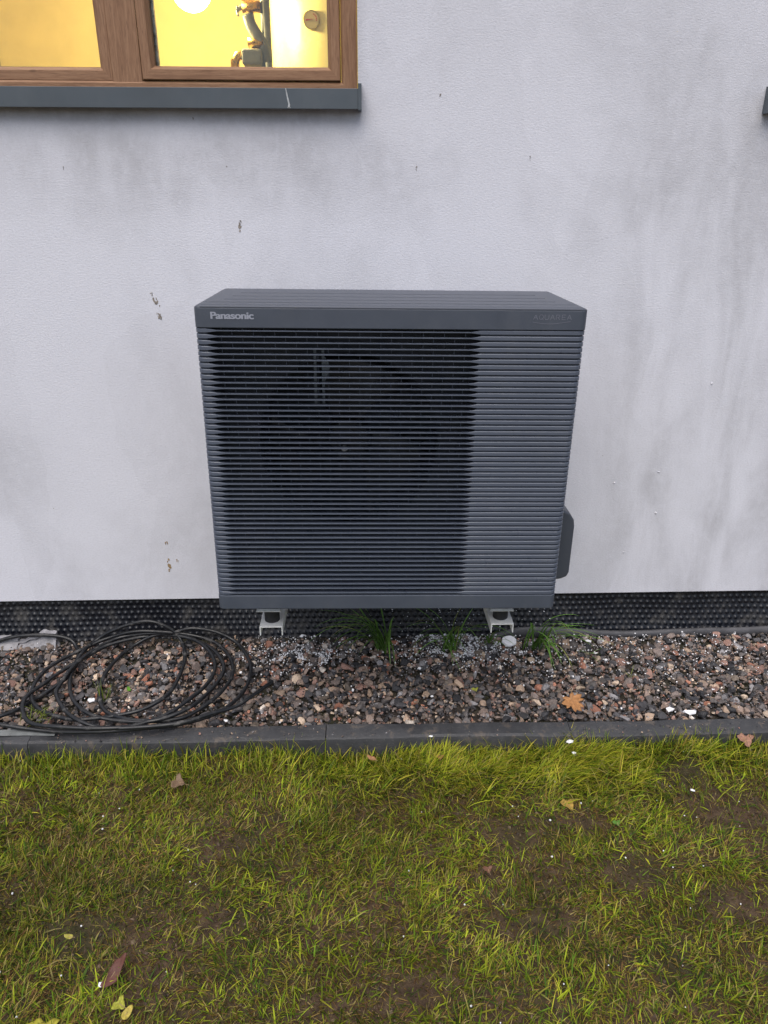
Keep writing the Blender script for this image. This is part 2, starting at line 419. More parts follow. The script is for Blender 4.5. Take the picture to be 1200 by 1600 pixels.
RX0, RX1, RY1, RZ0, RZ1 = -3.0, 3.4, 2.05, .3, 3.2
box(bm, RX0-.1, RX1+.1, RY1, RY1+.1, RZ0, RZ1); box(bm, RX0-.1, RX0, .30, RY1, RZ0, RZ1); box(bm, RX1, RX1+.1, .30, RY1, RZ0, RZ1)
box(bm, RX0-.1, RX1+.1, .30, RY1+.1, RZ1, RZ1+.1)
fin('room_wall', bm, M_room, house)
bm = bmesh.new(); box(bm, RX0-.1, RX1+.1, .30, RY1+.1, RZ0-.1, RZ0); fin('room_floor', bm, M_roomfloor, house)

def rect_sweep(bm, x0, x1, z0, z1, prof):
    """closed profile [(inset, y)] swept round a rectangle with mitred corners; slot 0 horizontal, 1 vertical grain"""
    rings = []
    for d, y in prof:
        rings.append([bm.verts.new(p) for p in ((x0+d, y, z0+d), (x1-d, y, z0+d), (x1-d, y, z1-d), (x0+d, y, z1-d))])
    n = len(prof)
    for i in range(n):
        A, B = rings[i], rings[(i+1) % n]
        for k in range(4):
            f = bm.faces.new((A[k], A[(k+1) % 4], B[(k+1) % 4], B[k])); f.material_index = k % 2
FP = lambda w, y0, y1: [(0, y1), (0, y0), (w-.006, y0), (w, y0+.006), (w, y1)]
def window(x0, x1, mull, opening_right, ext=.003):
    """outer frame is the window part; sashes, panes, spacer and sill are its pieces; local y is measured from the wall face"""
    z0, z1 = 1.829, 2.95
    bm = bmesh.new(); rect_sweep(bm, x0, x1, z0, z1, FP(.046, .05, .12))
    ma, mb = mull
    prism(bm, [(ma, .053), (mb, .053), (mb, .118), (ma, .118)], 2, z0+.04, z1-.04, 1)
    win = fin('window', bm, [M_wood_h, M_wood_v], house)
    for (a, b_, op) in ((x0+.046, ma, not opening_right), (mb, x1-.046, opening_right)):
        bm = bmesh.new(); g = .003 if op else 0
        y0 = .0475 if op else .056
        rect_sweep(bm, a+g, b_-g, z0+.046+g, z1-.046-g, [(0, .112), (0, y0+.002), (.002, y0), (.026, y0), (.036, y0+.012), (.036, .112)])
        fin('sash', bm, [M_wood_h, M_wood_v], win)
        bm = bmesh.new(); rect_sweep(bm, a+.036, b_-.036, z0+.082, z1-.082, [(-.004, .075), (.0015, .075), (.0015, .1), (-.004, .1)]); fin('gasket', bm, [M_gasket, M_gasket], win)
        if op:
            bm = bmesh.new(); box(bm, a+.0375, a+.047, .082, .096, z0+.085, z1-.085); fin('spacer', bm, M_spacer, win)
        bm = bmesh.new(); box(bm, a+.03, b_-.03, .078, .082, z0+.076, z1-.076); fin('glass', bm, M_glass, win)
    # sill: front apron, sloping top, end caps
    bm = bmesh.new(); xa, xb = x0-ext, x1+.003
    prism(bm, [(-.040, 1.795), (-.037, 1.795), (-.037, 1.842), (.115, 1.862), (.115, 1.866), (-.040, 1.847)][:], 0, xa, xb)
    s = fin('sill', bm, M_sill, win, bevel=.0008)
    for xe in (xa-.010, xb):
        bm = bmesh.new(); prism(bm, [(-.044, 1.792), (-.002, 1.792), (.02, 1.83), (.02, 1.868), (-.044, 1.860)], 0, xe, xe+.010)
        fin('end_cap', bm, M_sill, s, bevel=.0012)
    return win, s
w1, sill1 = window(-1.775, -.082, (-.80, -.715), True)
w1['label'] = 'brown two part window beside the wall centre, its pane glowing yellow'
w2, sill2 = window(1.154, 2.74, (1.95, 2.03), False, .016)
bm = bmesh.new()
pts = [(-.286, 1.846), (-.284, 1.835), (-.2815, 1.822), (-.278, 1.806), (-.279, 1.797)]
for (xa, za), (xb, zb), wd in zip(pts, pts[1:], (.0014, .0018, .0022, .0028)):
    prism(bm, [(xa-wd, za), (xa+wd, za), (xb+wd, zb), (xb-wd, zb)], 1, -.0412, -.0398)
box(bm, -.283, -.274, -.0412, -.0398, 1.7965, 1.7985)
fin('paint_scratch', bm, M_scratch, sill1)
# small filler pips in the frame corner
for x, z in ((-.105, 1.852), (-.41, 1.845)):
    bm = bmesh.new(); bmesh.ops.create_icosphere(bm, subdivisions=1, radius=.003, matrix=Matrix.Translation((x, .049, z))); fin('filler_pip', bm, M_eps, w1)

# --- things in the room
lamp = empty('pendant_lamp', (-.715, 1.48, 2.300)); tag(lamp, 'glowing round pendant lamp seen through the top of the right pane', 'lamp')
bm = bmesh.new(); bmesh.ops.create_uvsphere(bm, u_segments=24, v_segments=16, radius=.076); fin('globe', bm, M_lamp, lamp, True)
bm = bmesh.new(); tube(bm, [(0, 0, .070), (0, 0, .88)], .004, 8); fin('cord', bm, M_rubber, lamp)
pl = bpy.data.lights.new('lamp_light', 'POINT'); po = bpy.data.objects.new('lamp_light', pl); COL.objects.link(po)
pl.energy = 46; pl.color = (1, .79, .37); pl.shadow_soft_size = .05; po.location = (0, .15, .0); po.parent = lamp
tank = empty('hot_water_tank', (-.165, 1.93, .5)); tag(tank, 'pale cylindrical hot water tank behind the right window pane', 'water tank')
bm = bmesh.new(); cyl(bm, (0, 0, 0), .30, 2.15, 2, 64); fin('tank_body', bm, M_tank, tank, True, autos=40)
g = empty('gauge', (0, 0, 0)); bpy.data.objects.remove(g)
ga = R(-112)
gc = Vector((-.105, -.296, 1.735))
bm = bmesh.new(); cyl(bm, tuple(gc), .032, .02, 1, 32); gauge = fin('gauge', bm, M_gaugew, tank, bevel=.003)
bm = bmesh.new(); cyl(bm, (gc.x, gc.y-.001, gc.z), .034, .018, 1, 32); bmesh.ops.delete(bm, geom=[f for f in bm.faces if len(f.verts) > 4], context='FACES')
fin('bezel', bm, M_tank, gauge)
bm = bmesh.new(); prism(bm, [(gc.x-.022, gc.z-.004), (gc.x+.008, gc.z+.002), (gc.x-.022, gc.z+.002)], 1, gc.y-.004, gc.y-.001)
for a0 in range(-10, 70, 16):
    a, b_ = R(a0), R(a0+12); prism(bm, [(gc.x+.020*math.cos(a), gc.z+.020*math.sin(a)), (gc.x+.024*math.cos(a), gc.z+.024*math.sin(a)), (gc.x+.024*math.cos(b_), gc.z+.024*math.sin(b_)), (gc.x+.020*math.cos(b_), gc.z+.020*math.sin(b_))], 1, gc.y-.003, gc.y-.001)
fin('needle', bm, M_red, gauge)
pipe = empty('pipe_group', (-.46, 1.58, 0)); tag(pipe, 'grey heating pipe with brass valves beside the pale tank', 'pipes')
pipe.name = 'heating_pipe'
bm = bmesh.new(); tube(bm, [(.012, 0, .35), (.012, 0, 2.6)], .019, 16); fin('riser', bm, M_pipe, pipe, True)
bm = bmesh.new(); tube(bm, catmull([(-.055, -.02, 2.235), (-.045, -.02, 2.20), (-.02, -.02, 2.16), (.0, -.015, 2.13), (.01, 0, 2.08)], 5), .022, 12); fin('hose', bm, M_pipe, pipe, True)
bm = bmesh.new(); box(bm, -.085, -.005, -.055, .02, 2.06, 2.115); fin('pump_block', bm, M_pipe, pipe, bevel=.008)
def brass(pts, r):
    bm = bmesh.new(); tube(bm, pts, r, 14); return fin('valve', bm, M_brass, pipe, True)
brass([(-.075, -.02, 2.262), (-.005, -.02, 2.262)], .022); brass([(-.06, -.02, 2.14), (0, -.02, 2.14)], .02)
brass([(-.118, -.02, 2.02), (-.118, -.02, 2.075), (-.105, -.02, 2.095), (-.08, -.02, 2.098)], .018)
brass([(-.08, -.01, 2.03), (-.02, -.01, 2.03)], .013)
bm = bmesh.new(); tube(bm, [(-.075, -.02, 2.262), (-.095, -.02, 2.25)], .008, 8)
for a in range(6):
    t_ = a*math.pi/3; tube(bm, [(-.098, -.02, 2.247), (-.098+.004, -.02+.018*math.cos(t_), 2.247+.018*math.sin(t_))], .004, 6)
fin('hand_wheel', bm, M_pipe, pipe)
door = empty('room_door', (-2.42, 2.60, .3)); tag(door, 'olive brown inner door at the left edge of the left pane', 'door')
bm = bmesh.new(); box(bm, -.40, .40, -.03, .015, 0, 2.05); fin('door_leaf', bm, M_door, door, bevel=.003)
bm = bmesh.new(); box(bm, -.46, -.405, -.04, .015, 0, 2.1); box(bm, .405, .46, -.04, .015, 0, 2.1); box(bm, -.46, .46, -.04, .015, 2.105, 2.16); fin('door_frame', bm, M_door, door)

# ================================================================== DRAINAGE MEMBRANE
step = .0030; mx = np.arange(-2.4, 2.4, step); mz = np.arange(0, .205, step)
xx, ss = np.meshgrid(mx, mz, indexing='ij')
px_, pz_ = .0245, .0205
row = np.round(ss/pz_); xo = xx+(row % 2)*px_/2
dx = (xo-np.round(xo/px_)*px_); dz = ss-row*pz_
d = np.sqrt(dx**2+dz**2)
bmp = .0052*np.clip(1-(d/.0072), 0, 1)**.6*(d < .0072)
wav = (vnoise(xx, ss*0, .35, 9)-.5)*.026*(ss/.2)+(vnoise(xx, ss, .12, 10)-.5)*.011; xx = xx+(vnoise(xx, ss, .2, 12)-.5)*.012
zz = .195-ss*.99
yy = .602-.045*(ss/.2)**1.6-wav-bmp
nx, ny = xx.shape; idx = np.arange(nx*ny).reshape(nx, ny)
F = np.stack([idx[:-1, :-1], idx[:-1, 1:], idx[1:, 1:], idx[1:, :-1]], -1).reshape(-1, 4)
o = np_mesh('drainage_membrane', np.stack([xx, yy, zz], -1).reshape(-1, 3), F, M_membrane, smooth=True)
tag(o, 'black dimpled drainage membrane running along the foot of the white wall', 'membrane')

def sheet(name, rows, m, thick=.002, smooth=True):
    rows = np.array(rows); a, b_ = rows.shape[:2]; idx = np.arange(a*b_).reshape(a, b_)
    F = np.stack([idx[:-1, :-1], idx[1:, :-1], idx[1:, 1:], idx[:-1, 1:]], -1).reshape(-1, 4)
    o = np_mesh(name, rows.reshape(-1, 3), F, m, smooth=smooth); s = o.modifiers.new('solid', 'SOLIDIFY'); s.thickness = thick
    return o
# grey strip lying against the membrane on the right
rows = []
for x in np.arange(.40, 2.3, .02):
    h = .034+.010*math.sin(x*4.1)+.006*math.sin(x*11+1)+(.012 if x > 1.2 else 0)*min(1, (x-1.2)*3 if x > 1.2 else 0)
    h *= min(1, (x-.36)/.15)
    rows.append([(x, .520, -.006), (x, .518, h*.5), (x, .524, h*.93), (x, .531, h), (x, .537, h*.9)])
tag(sheet('edging_strip', rows, M_strip), 'thin grey plastic strip wedged between gravel and membrane right of the unit', 'plastic strip')
def flap(x0, x1, y, hfun, lab, rot=0):
    rows = []
    n = 16
    for i in range(n+1):
        u = i/n; x = x0+(x1-x0)*u; h = hfun(u)
        k = .004*math.sin(u*13); rows.append([(x, y-.030+k, .004), (x, y-.010-k, h*.50), (x+.003*math.sin(u*19), y+.012, h*.94), (x, y+.010, h), (x, y-.004+k, h*.93), (x, y-.009, h*.80)])
    return tag(sheet('membrane_flap', rows, M_flap, .0015, False), lab, 'plastic flap', 'torn grey flaps by the membrane')
flap(-1.62, -1.375, .512, lambda u: .052-.018*u+.004*math.sin(u*9), 'flat grey torn plastic flap at the left edge of the gravel')
flap(-1.385, -1.232, .512, lambda u: .014+.050*min(1, u*1.35)+.004*math.sin(u*21)-.010*max(0, u-.8)/.2, 'curled grey torn plastic flap above the looped cable')

# ================================================================== KERB
for i, (x0, dz_, rz, lab) in enumerate(((-2.0, -.002, .002, None), (-1.12, 0, .004, None), (-.198, .003, -.002, None), (.578, -.001, .002, None), (1.42, .001, .0, None))):
    x1 = (-1.12, -.198, .578, 1.42, 2.35)[i]
    bm = bmesh.new()
    prism(bm, [(.028, -.11), (.028, -.002), (.022, .0015), (-.028, -.001), (-.036, -.006), (-.040, -.018), (-.042, -.11)], 0, x0+.0015, x1-.0015)
    bmesh.ops.subdivide_edges(bm, edges=[e for e in bm.edges if abs(e.verts[0].co.x-e.verts[1].co.x) > .3], cuts=30)
    for v in bm.verts:
        v.co.z += (vnoise([v.co.x], [v.co.y*3], .14, 21)[0]-.5)*.007+(vnoise([v.co.x], [v.co.y], .04, 23)[0]-.5)*.003; v.co.y += (vnoise([v.co.x], [v.co.z*3], .22, 22)[0]-.5)*.005+(v.co.x-x0)*rz
    o = fin('kerb_edging', bm, M_kerb, None, True, autos=30); o.location.z = dz_
    tag(o, ['dark edging block at the far left under the light patch end', 'dark edging block running below the coiled cable', 'greyer scuffed edging block in front of the middle of the unit', 'dark edging block in front of the orange maple leaf', 'dark edging block at the far right end of the gravel'][i], 'kerb', 'edging blocks between gravel and grass')
bm = bmesh.new(); box(bm, -1.30, -1.045, -.010, .018, .0035, .0070)
bmesh.ops.subdivide_edges(bm, edges=list(bm.edges), cuts=2)
for v in bm.verts: v.co.y += .006*math.sin(v.co.x*60); v.co.z += .001*math.sin(v.co.x*40)
o = fin('cardboard_scrap', bm, simple('pale_scrap', (.16, .17, .17), .7, 0, .3, 30), None, bevel=.001); tag(o, 'pale grey flat strip lying on the left end of the edging', 'scrap')

# ================================================================== GRAVEL
def ico(sub):
    bm = bmesh.new(); bmesh.ops.create_icosphere(bm, subdivisions=sub, radius=1)
    V = np.array([v.co[:] for v in bm.verts]); F = np.array([[v.index for v in f.verts] for f in bm.faces]); bm.free(); return V, F
IV, IF = ico(2)
def rock(seed, V=IV):
    r = np.random.default_rng(seed); V = V.copy()
    for k in range(8):
        n = r.normal(size=3); n /= np.linalg.norm(n); d = r.uniform(.28, .66)
        s = V@n; m_ = s > d; V[m_] -= np.outer(s[m_]-d, n)
    V *= r.uniform(.85, 1.55, 3); V += r.normal(size=V.shape)*.018
    return V
ROCKS = [rock(i) for i in range(40)]
def randrot(n, r):
    q = r.normal(size=(n, 4)); q /= np.linalg.norm(q, axis=1)[:, None]; w_, x, y, z = q.T
    return np.stack([1-2*(y*y+z*z), 2*(x*y-z*w_), 2*(x*z+y*w_), 2*(x*y+z*w_), 1-2*(x*x+z*z), 2*(y*z-x*w_), 2*(x*z-y*w_), 2*(y*z+x*w_), 1-2*(x*x+y*y)], -1).reshape(n, 3, 3)
PAL = np.array([1.18, 1.13, 1.10])*np.array([(.026, .027, .031), (.052, .052, .057), (.090, .084, .083), (.15, .125, .115), (.20, .155, .13), (.22, .135, .11), (.29, .135, .09), (.29, .22, .165), (.42, .34, .26), (.18, .18, .19), (.52, .48, .43), (.11, .092, .075)])
PW = np.array([.17, .14, .13, .13, .10, .07, .035, .065, .03, .075, .012, .06]); PW /= PW.sum()
def scatter(n, x0, x1, y0, y1, s0, s1, zoff, seed):
    r = np.random.default_rng(seed); x = r.uniform(x0, x1, n); y = r.uniform(y0, y1, n)
    s = s0+(s1-s0)*r.random(n)**2.2; k = r.integers(0, len(ROCKS), n); Rm = randrot(n, r)
    T = np.stack(ROCKS)[k]                       # n,verts,3
    V = np.einsum('nij,nvj->nvi', Rm, T)*s[:, None, None]; V[:, :, 2] *= .8
    z = bed_z(x, y)+zoff+s*.35+r.random(n)*.006
    V += np.stack([x, y, z], -1)[:, None, :]
    c = PAL[r.choice(len(PAL), n, p=PW)]*r.uniform(.6, 1.35, (n, 1))
    C = np.repeat(c[:, None, :], V.shape[1], 1)
    F = IF[None]+(np.arange(n)*V.shape[1])[:, None, None]
    return V.reshape(-1, 3), F.reshape(-1, 3), C.reshape(-1, 3)
parts = [scatter(6500, -2.1, 2.1, .035, .53, .006, .012, -.003, 31), scatter(5600, -2.1, 2.1, .04, .52, .006, .0185, .003, 32), scatter(9000, -2.1, 2.1, .035, .54, .002, .0065, .008, 33)]
kv = scatter(420, -2.1, 2.1, -.040, .030, .0012, .0042, 0, 35); kx = kv[0].reshape(-1, len(IV), 3); kx[:, :, 2] += (.0015-kx[:, :, 2].mean(1)+.001)[:, None]
parts.append((kx.reshape(-1, 3), kv[1], kv[2]))
off = 0; Vs, Fs, Cs = [], [], []
for V, F, C in parts: Vs.append(V); Fs.append(F+off); Cs.append(C); off += len(V)
o = np_mesh('gravel', np.concatenate(Vs), np.concatenate(Fs), M_stone, color=np.concatenate(Cs))
tag(o, 'mixed grey, brown and reddish crushed stone gravel along the wall', 'gravel', kind='stuff')

# soil crumbs on the bare patches
r = np.random.default_rng(91); n = 26000; x = r.uniform(-1.8, 1.8, n); y = -.05-1.15*r.random(n); keep = r.random(n) > .62*vnoise(x, y, .05, 92)-.05; x, y = x[keep], y[keep]; n = len(x)
s_ = .0012+.0042*r.random(n)**3; k = r.integers(0, 12, n); RT = np.stack([rock(200+i, ico(1)[0]) for i in range(12)])[k]
V = np.einsum('nij,nvj->nvi', randrot(n, r), RT)*s_[:, None, None]; V += np.stack([x, y, lawn_z(x, y)+s_*.3], -1)[:, None]
c = np.array([(.055, .034, .018), (.09, .058, .032), (.032, .020, .012), (.13, .092, .055), (.06, .06, .02)])[r.choice(5, n, p=[.3, .25, .25, .08, .12])]*r.uniform(.7, 1.3, (n, 1))
tag(np_mesh('soil_crumbs', V.reshape(-1, 3), (ico(1)[1][None]+(np.arange(n)*V.shape[1])[:, None, None]).reshape(-1, 3), M_stone, color=np.repeat(c[:, None], V.shape[1], 1).reshape(-1, 3)), 'brown crumbly soil and small clods between the grass', 'soil', kind='stuff')

# polystyrene crumbs: thick under the unit, thinning to the sides
I1, I1F = ico(1)
def beads(n, fn, seed, s0=.0012, s1=.0028):
    r = np.random.default_rng(seed); x, y, z = fn(n, r); s = s0+(s1-s0)*r.random(n)**2
    V = I1[None]*s[:, None, None]*r.uniform(.7, 1.3, (n, 1, 3)); V += np.stack([x, y, z+s], -1)[:, None]
    return V.reshape(-1, 3), (I1F[None]+(np.arange(n)*len(I1))[:, None, None]).reshape(-1, 3)
def on_bed(x, y, r): return bed_z(x, y)+.012+r.random(len(x))*.010
def f1(n, r):
    k = r.integers(0, 4, n); cx = np.array([.24, -.30, .95, .33])[k]; sx = np.array([.10, .10, .32, .14])[k]; cy = np.array([.47, .42, .40, .43])[k]; sy = np.array([.05, .05, .10, .06])[k]
    x = r.normal(cx, sx); y = np.clip(r.normal(cy, sy), .05, .53); jx = vnoise(x, y, .035, 71); x = x+(jx-.5)*.05; y = np.clip(y+(vnoise(x, y, .03, 72)-.5)*.05, .05, .53); return x, y, on_bed(x, y, r)
def f2(n, r):
    x = r.uniform(-1.6, 1.8, n); y = r.uniform(.05, .53, n); return x, y, on_bed(x, y, r)
def f3(n, r):
    x = r.uniform(-1.4, 1.6, n); y = -.05-1.0*r.random(n)**1.4; return x, y, lawn_z(x, y)+.006
def f4(n, r):
    x = r.normal(.3, .14, n); return x, np.full(n, .55)-r.random(n)*.01, r.uniform(.02, .14, n)
A = [beads(3400, f1, 1, .0009, .0036), beads(420, f2, 2, .001, .0026), beads(110, f3, 3, .0015, .0035), beads(90, f4, 4), beads(60, f2, 5, .003, .0065)]
off = 0; Vs, Fs = [], []
for V, F in A: Vs.append(V); Fs.append(F+off); off += len(V)
tag(np_mesh('polystyrene_crumbs', np.concatenate(Vs), np.concatenate(Fs), M_eps, smooth=True), 'fine white polystyrene crumbs scattered over gravel and lawn', 'crumbs', kind='stuff')
def chunk(x, y, z, s, lab, seed, flat=.6):
    V = rock(seed, I1)*np.array([1.2, .9, flat])*s
    o = np_mesh('polystyrene_chip', V, I1F, M_eps); o.location = (x, y, z); tag(o, lab, 'foam chip', 'white polystyrene chips'); return o
chunk(.989, .048, .014, .017, 'larger rounded white foam chip on the gravel near the right end', 3, .5)
chunk(.922, .060, .014, .012, 'white foam chip left of the larger one on the right gravel', 4)
chunk(.131, -.035, .0, .009, 'white foam chip in the grass just below the middle edging', 5)
chunk(.563, -.065, -.002, .010, 'upper white foam chip of the pair in the bright grass', 6)
chunk(.565, -.110, -.012, .009, 'lower white foam chip of the pair in the bright grass', 7)
chunk(.885, -.235, -.045, .009, 'white foam chip on the bare soil at the right', 8)
chunk(-.655, -.775, -.045, .0075, 'tiny white foam bead beside the dark red leaf', 9)
chunk(.775, .47, .016, .010, 'white foam chip by the grey strip right of the unit', 10, .5)
chunk(.78, .39, .016, .009, 'white foam chip on the gravel under the pipe cover', 12, .5)
chunk(-.31, .54, .014, .012, 'white foam chip beside the left wall bracket', 13)
chunk(-.98, .15, .020, .010, 'white foam chip inside the left part of the cable coil', 14)
chunk(-.52, .042, .014, .009, 'white foam chip at the kerb right of the cable coil', 15)
bm = bmesh.new(); cyl(bm, (0, 0, 0), .028, .010, 2, 28, .027)
for v in bm.verts: v.co.x += .0015*math.sin(v.co.y*300); v.co.z += .002*math.sin(v.co.x*90)
o = fin('insulation_plug', bm, M_eps, None, True, loc=(.471, .468, .018), autos=40, bevel=.002); o.rotation_euler = (R(7), R(3), 0)
tag(o, 'round white polystyrene disc lying on gravel in front of the right bracket', 'foam disc')

# ================================================================== WALL BRACKETS
def bracket(x, lab):
    e = empty('wall_bracket', (x, .57, .336)); tag(e, lab, 'bracket', 'white wall brackets carrying the unit')
    bm = bmesh.new(); y0, y1, t = -.49, -.002, .0035; hw = .0355
    # inverted channel: top plate with two flanges that drop on either side
    prism(bm, [(-hw, -.032), (-hw, 0), (hw, 0), (hw, -.032), (hw-t, -.032), (hw-t, -t), (-hw+t, -t), (-hw+t, -.032)], 1, y0, y1)
    fin('arm', bm, M_bracket, e, bevel=.0012)
    bm = bmesh.new(); box(bm, -hw-.012, hw+.012, -.002, .0, -.10, .16); fin('wall_plate', bm, M_bracket, e, bevel=.0008)
    for yy_ in (-.447, -.12):
        bm = bmesh.new(); cyl(bm, (0, yy_, .0015), .0235, .043, 2, 28); m_ = fin('rubber_mount', bm, M_rubber, e, True, autos=40)
    return e
bracket(-.3625, 'left white wall bracket under the unit, above the cable coil side')
bracket(.3565, 'right white wall bracket under the unit, above the round foam disc')

# ================================================================== HEAT PUMP
UX, UH, UD = .4945, .864, .385
hp = empty('heat_pump', (-.0045, 0, .442)); hp.rotation_euler = (0, .0089, -.0024)
tag(hp, 'anthracite heat pump outdoor unit with horizontal louvres mounted on the white wall', 'heat pump')
HB, GB = .807, .044      # header bottom, grille bottom
bm = bmesh.new()
# casing: sides, back, base as an open fronted shell, rounded toward the front
t = .006
box(bm, -UX+.002, -UX+.002+t, .022, UD, .010, UH-.012); box(bm, UX-.002-t, UX-.002, .022, UD, .010, UH-.012)
box(bm, -UX+.008, UX-.008, UD-t, UD-.001, .010, UH-.012); box(bm, -UX+.008, UX-.008, .022, UD-t, .010, .016)
fin('casing', bm, M_case, hp, bevel=.0015)
# header band and bottom band (wrap round the corners)
def wrap(z0, z1, r=.018, y0=0, top_r=0, depth=.05, hx=UX):
    pts = []
    for s in (-1, 1):
        arc = [(s*(hx-r+r*math.sin(a)), y0+r-r*math.cos(a)) for a in [R(i*15) for i in range(7)]]
        pts.append(arc)
    L_, R_ = pts
    return [(-hx, depth)]+L_[::-1]+R_+[(hx, depth)]
bm = bmesh.new(); prism(bm, wrap(HB, UH), 2, HB, UH-.008)
fp = fin('front_panel', bm, M_case, hp, bevel=.0018)
bm = bmesh.new(); prism(bm, wrap(0, GB), 2, 0, GB); fin('bottom_panel', bm, M_case, hp, bevel=.0018)
# lid: grooved profile along y, hipped ends
bm = bmesh.new()
def lid_z(x, y):
    z = UH+.0
    ex = UX-abs(x)
    z -= .008*max(0, 1-ex/.020)**2 + .006*max(0, 1-(y+.001)/.012)**2
    for gy_ in (.050, .115, .190, .270):
        e = UX-.045-(gy_)*.13
        if abs(x) < e: z -= .010*(abs(y-gy_) < .0031)
    return z
ysl = sorted(set([0, .003, .006, .012, .02, UD]+[g_+d_ for g_ in (.050, .115, .190, .270) for d_ in (-.0042, -.0030, .0030, .0042)]))
xsl = sorted(set([s*v for s in (-1, 1) for v in (UX, UX-.004, UX-.008, UX-.014, UX-.020, .436, .44, .433, .427, .423, .417, .413, .407, .403, .398, .39)]+list(np.linspace(-.37, .37, 15))))
def lid_x(x, y): # front corners rounded in plan
    if y < .018 and abs(x) > UX-.02:
        lim = UX-.018+.018*math.sqrt(max(0, 1-((.018-y)/.018)**2)); return math.copysign(min(abs(x), lim), x)
    return x
VG = [[bm.verts.new((lid_x(x, y), y, lid_z(x, y))) for y in ysl] for x in xsl]
for i in range(len(xsl)-1):
    for j in range(len(ysl)-1): bm.faces.new((VG[i][j], VG[i+1][j], VG[i+1][j+1], VG[i][j+1]))
def skirt(loop):
    lo = [bm.verts.new((v.co.x, v.co.y, UH-.0075 if v.co.z > UH-.0075 else v.co.z-.001)) for v in loop]
    for a in range(len(loop)-1): bm.faces.new((loop[a], loop[a+1], lo[a+1], lo[a]))
skirt([VG[i][0] for i in range(len(xsl))]); skirt([VG[i][-1] for i in range(len(xsl))]); skirt(VG[0]); skirt(VG[-1])
bmesh.ops.remove_doubles(bm, verts=bm.verts, dist=1e-5)
fin('top_cover', bm, M_top, hp, False)

# louvres and ribs
NR = 52; pitch = (HB-GB)/NR
GX0, GX1 = -.452, .222          # open part of the grille
def face_h(x):
    full, thin = .0053, .00150
    if x < 0: u = np.clip((x+.467)/.028, 0, 1)
    else: u = np.clip((.228-x)/.026, 0, 1)
    return full+(thin-full)*u
st = [-UX+.0005]
st_x = [-.4940, -.4930, -.4905, -.4865, -.4815, -.4745, -.467, -.458, -.448, -.439, -.3, -.15, 0, .1, .19, .202, .210, .219, .228, .25, .35, .459, .4705, .4785, .4855, .4905, .4930, .4940]
def front_y(x):
    r = .020; e = UX-abs(x)
    return 0.0015 + (r-math.sqrt(max(0, r*r-(r-e)**2)) if e < r else 0)
bm = bmesh.new()
for k in range(NR):
    zc = GB+pitch*(k+.5); rings = []
    for x in st_x:
        h = face_h(x); yf = front_y(x); dp = .021
        yb = max(yf+.004, .0235) if abs(x) < .4745 else yf+.014
        c_ = .0012
        # cross section: softly rounded nose, blade drops slightly toward the back
        hb = max(.0009, min(h, .0022)); dr = .0012
        if h > .004: hb = h+.0010; dr = 0; yb = yf+.006 if abs(x) < .4745 else yf+.008
        pr = [(yf, zc-h*.75), (yf, zc+h*.75), (yf+c_, zc+h), (yb, zc+hb-dr), (yb, zc-hb-dr), (yf+c_, zc-h)]
        rings.append([bm.verts.new((x, a, b_)) for a, b_ in pr])
    for A, B in zip(rings, rings[1:]):
        for q in range(6): bm.faces.new((A[q], A[(q+1) % 6], B[(q+1) % 6], B[q]))
    bm.faces.new(rings[0][::-1]); bm.faces.new(rings[-1])
# short uprights tie the louvres together, staggered row by row
for k in range(NR+1):
    z0 = GB+pitch*(k-.5)+.001; z1 = z0+pitch-.002; z0 = max(z0, GB); z1 = min(z1, HB)
    off = .027 if k % 2 else 0
    x = -.432+off
    while x < .205:
        box(bm, x-.0006, x+.0006, .016, .022, z0, z1); x += .054
fin('louvre_grille', bm, M_grille, hp, False)
# solid backing behind the ribs on the right and the narrow left stile
bm = bmesh.new(); box(bm, .2275, UX-.0095, .0085, .020, GB, HB); fin('rib_panel', bm, M_case, hp)
bm = bmesh.new(); box(bm, -UX+.0095, -.4665, .0085, .020, GB, HB); fin('side_stile', bm, M_case, hp)
# shroud with round opening
CX, CZ, FR = -.111, .492, .245
bm = bmesh.new(); n = 64; outer, inner, innb = [], [], []
x0, x1, z0, z1 = -.47, .26, .03, .83
for i in range(n):
    a = 2*math.pi*i/n; ca, sa = math.cos(a), math.sin(a)
    tx = ((x1-CX) if ca > 0 else (x0-CX))/ca if abs(ca) > 1e-6 else 1e9; tz = ((z1-CZ) if sa > 0 else (z0-CZ))/sa if abs(sa) > 1e-6 else 1e9
    tt = min(tx, tz)
    outer.append(bm.verts.new((CX+tt*ca, .062, CZ+tt*sa))); inner.append(bm.verts.new((CX+FR*ca, .062, CZ+FR*sa))); innb.append(bm.verts.new((CX+(FR+.004)*ca, .14, CZ+(FR+.004)*sa)))
for i in range(n):
    j = (i+1) % n; bm.faces.new((outer[i], outer[j], inner[j], inner[i])); bm.faces.new((inner[i], inner[j], innb[j], innb[i]))
fin('fan_shroud', bm, M_dark, hp, True, autos=40)
bm = bmesh.new(); box(bm, .26, .264, .022, .37, .03, .83); fin('partition', bm, M_dark, hp)
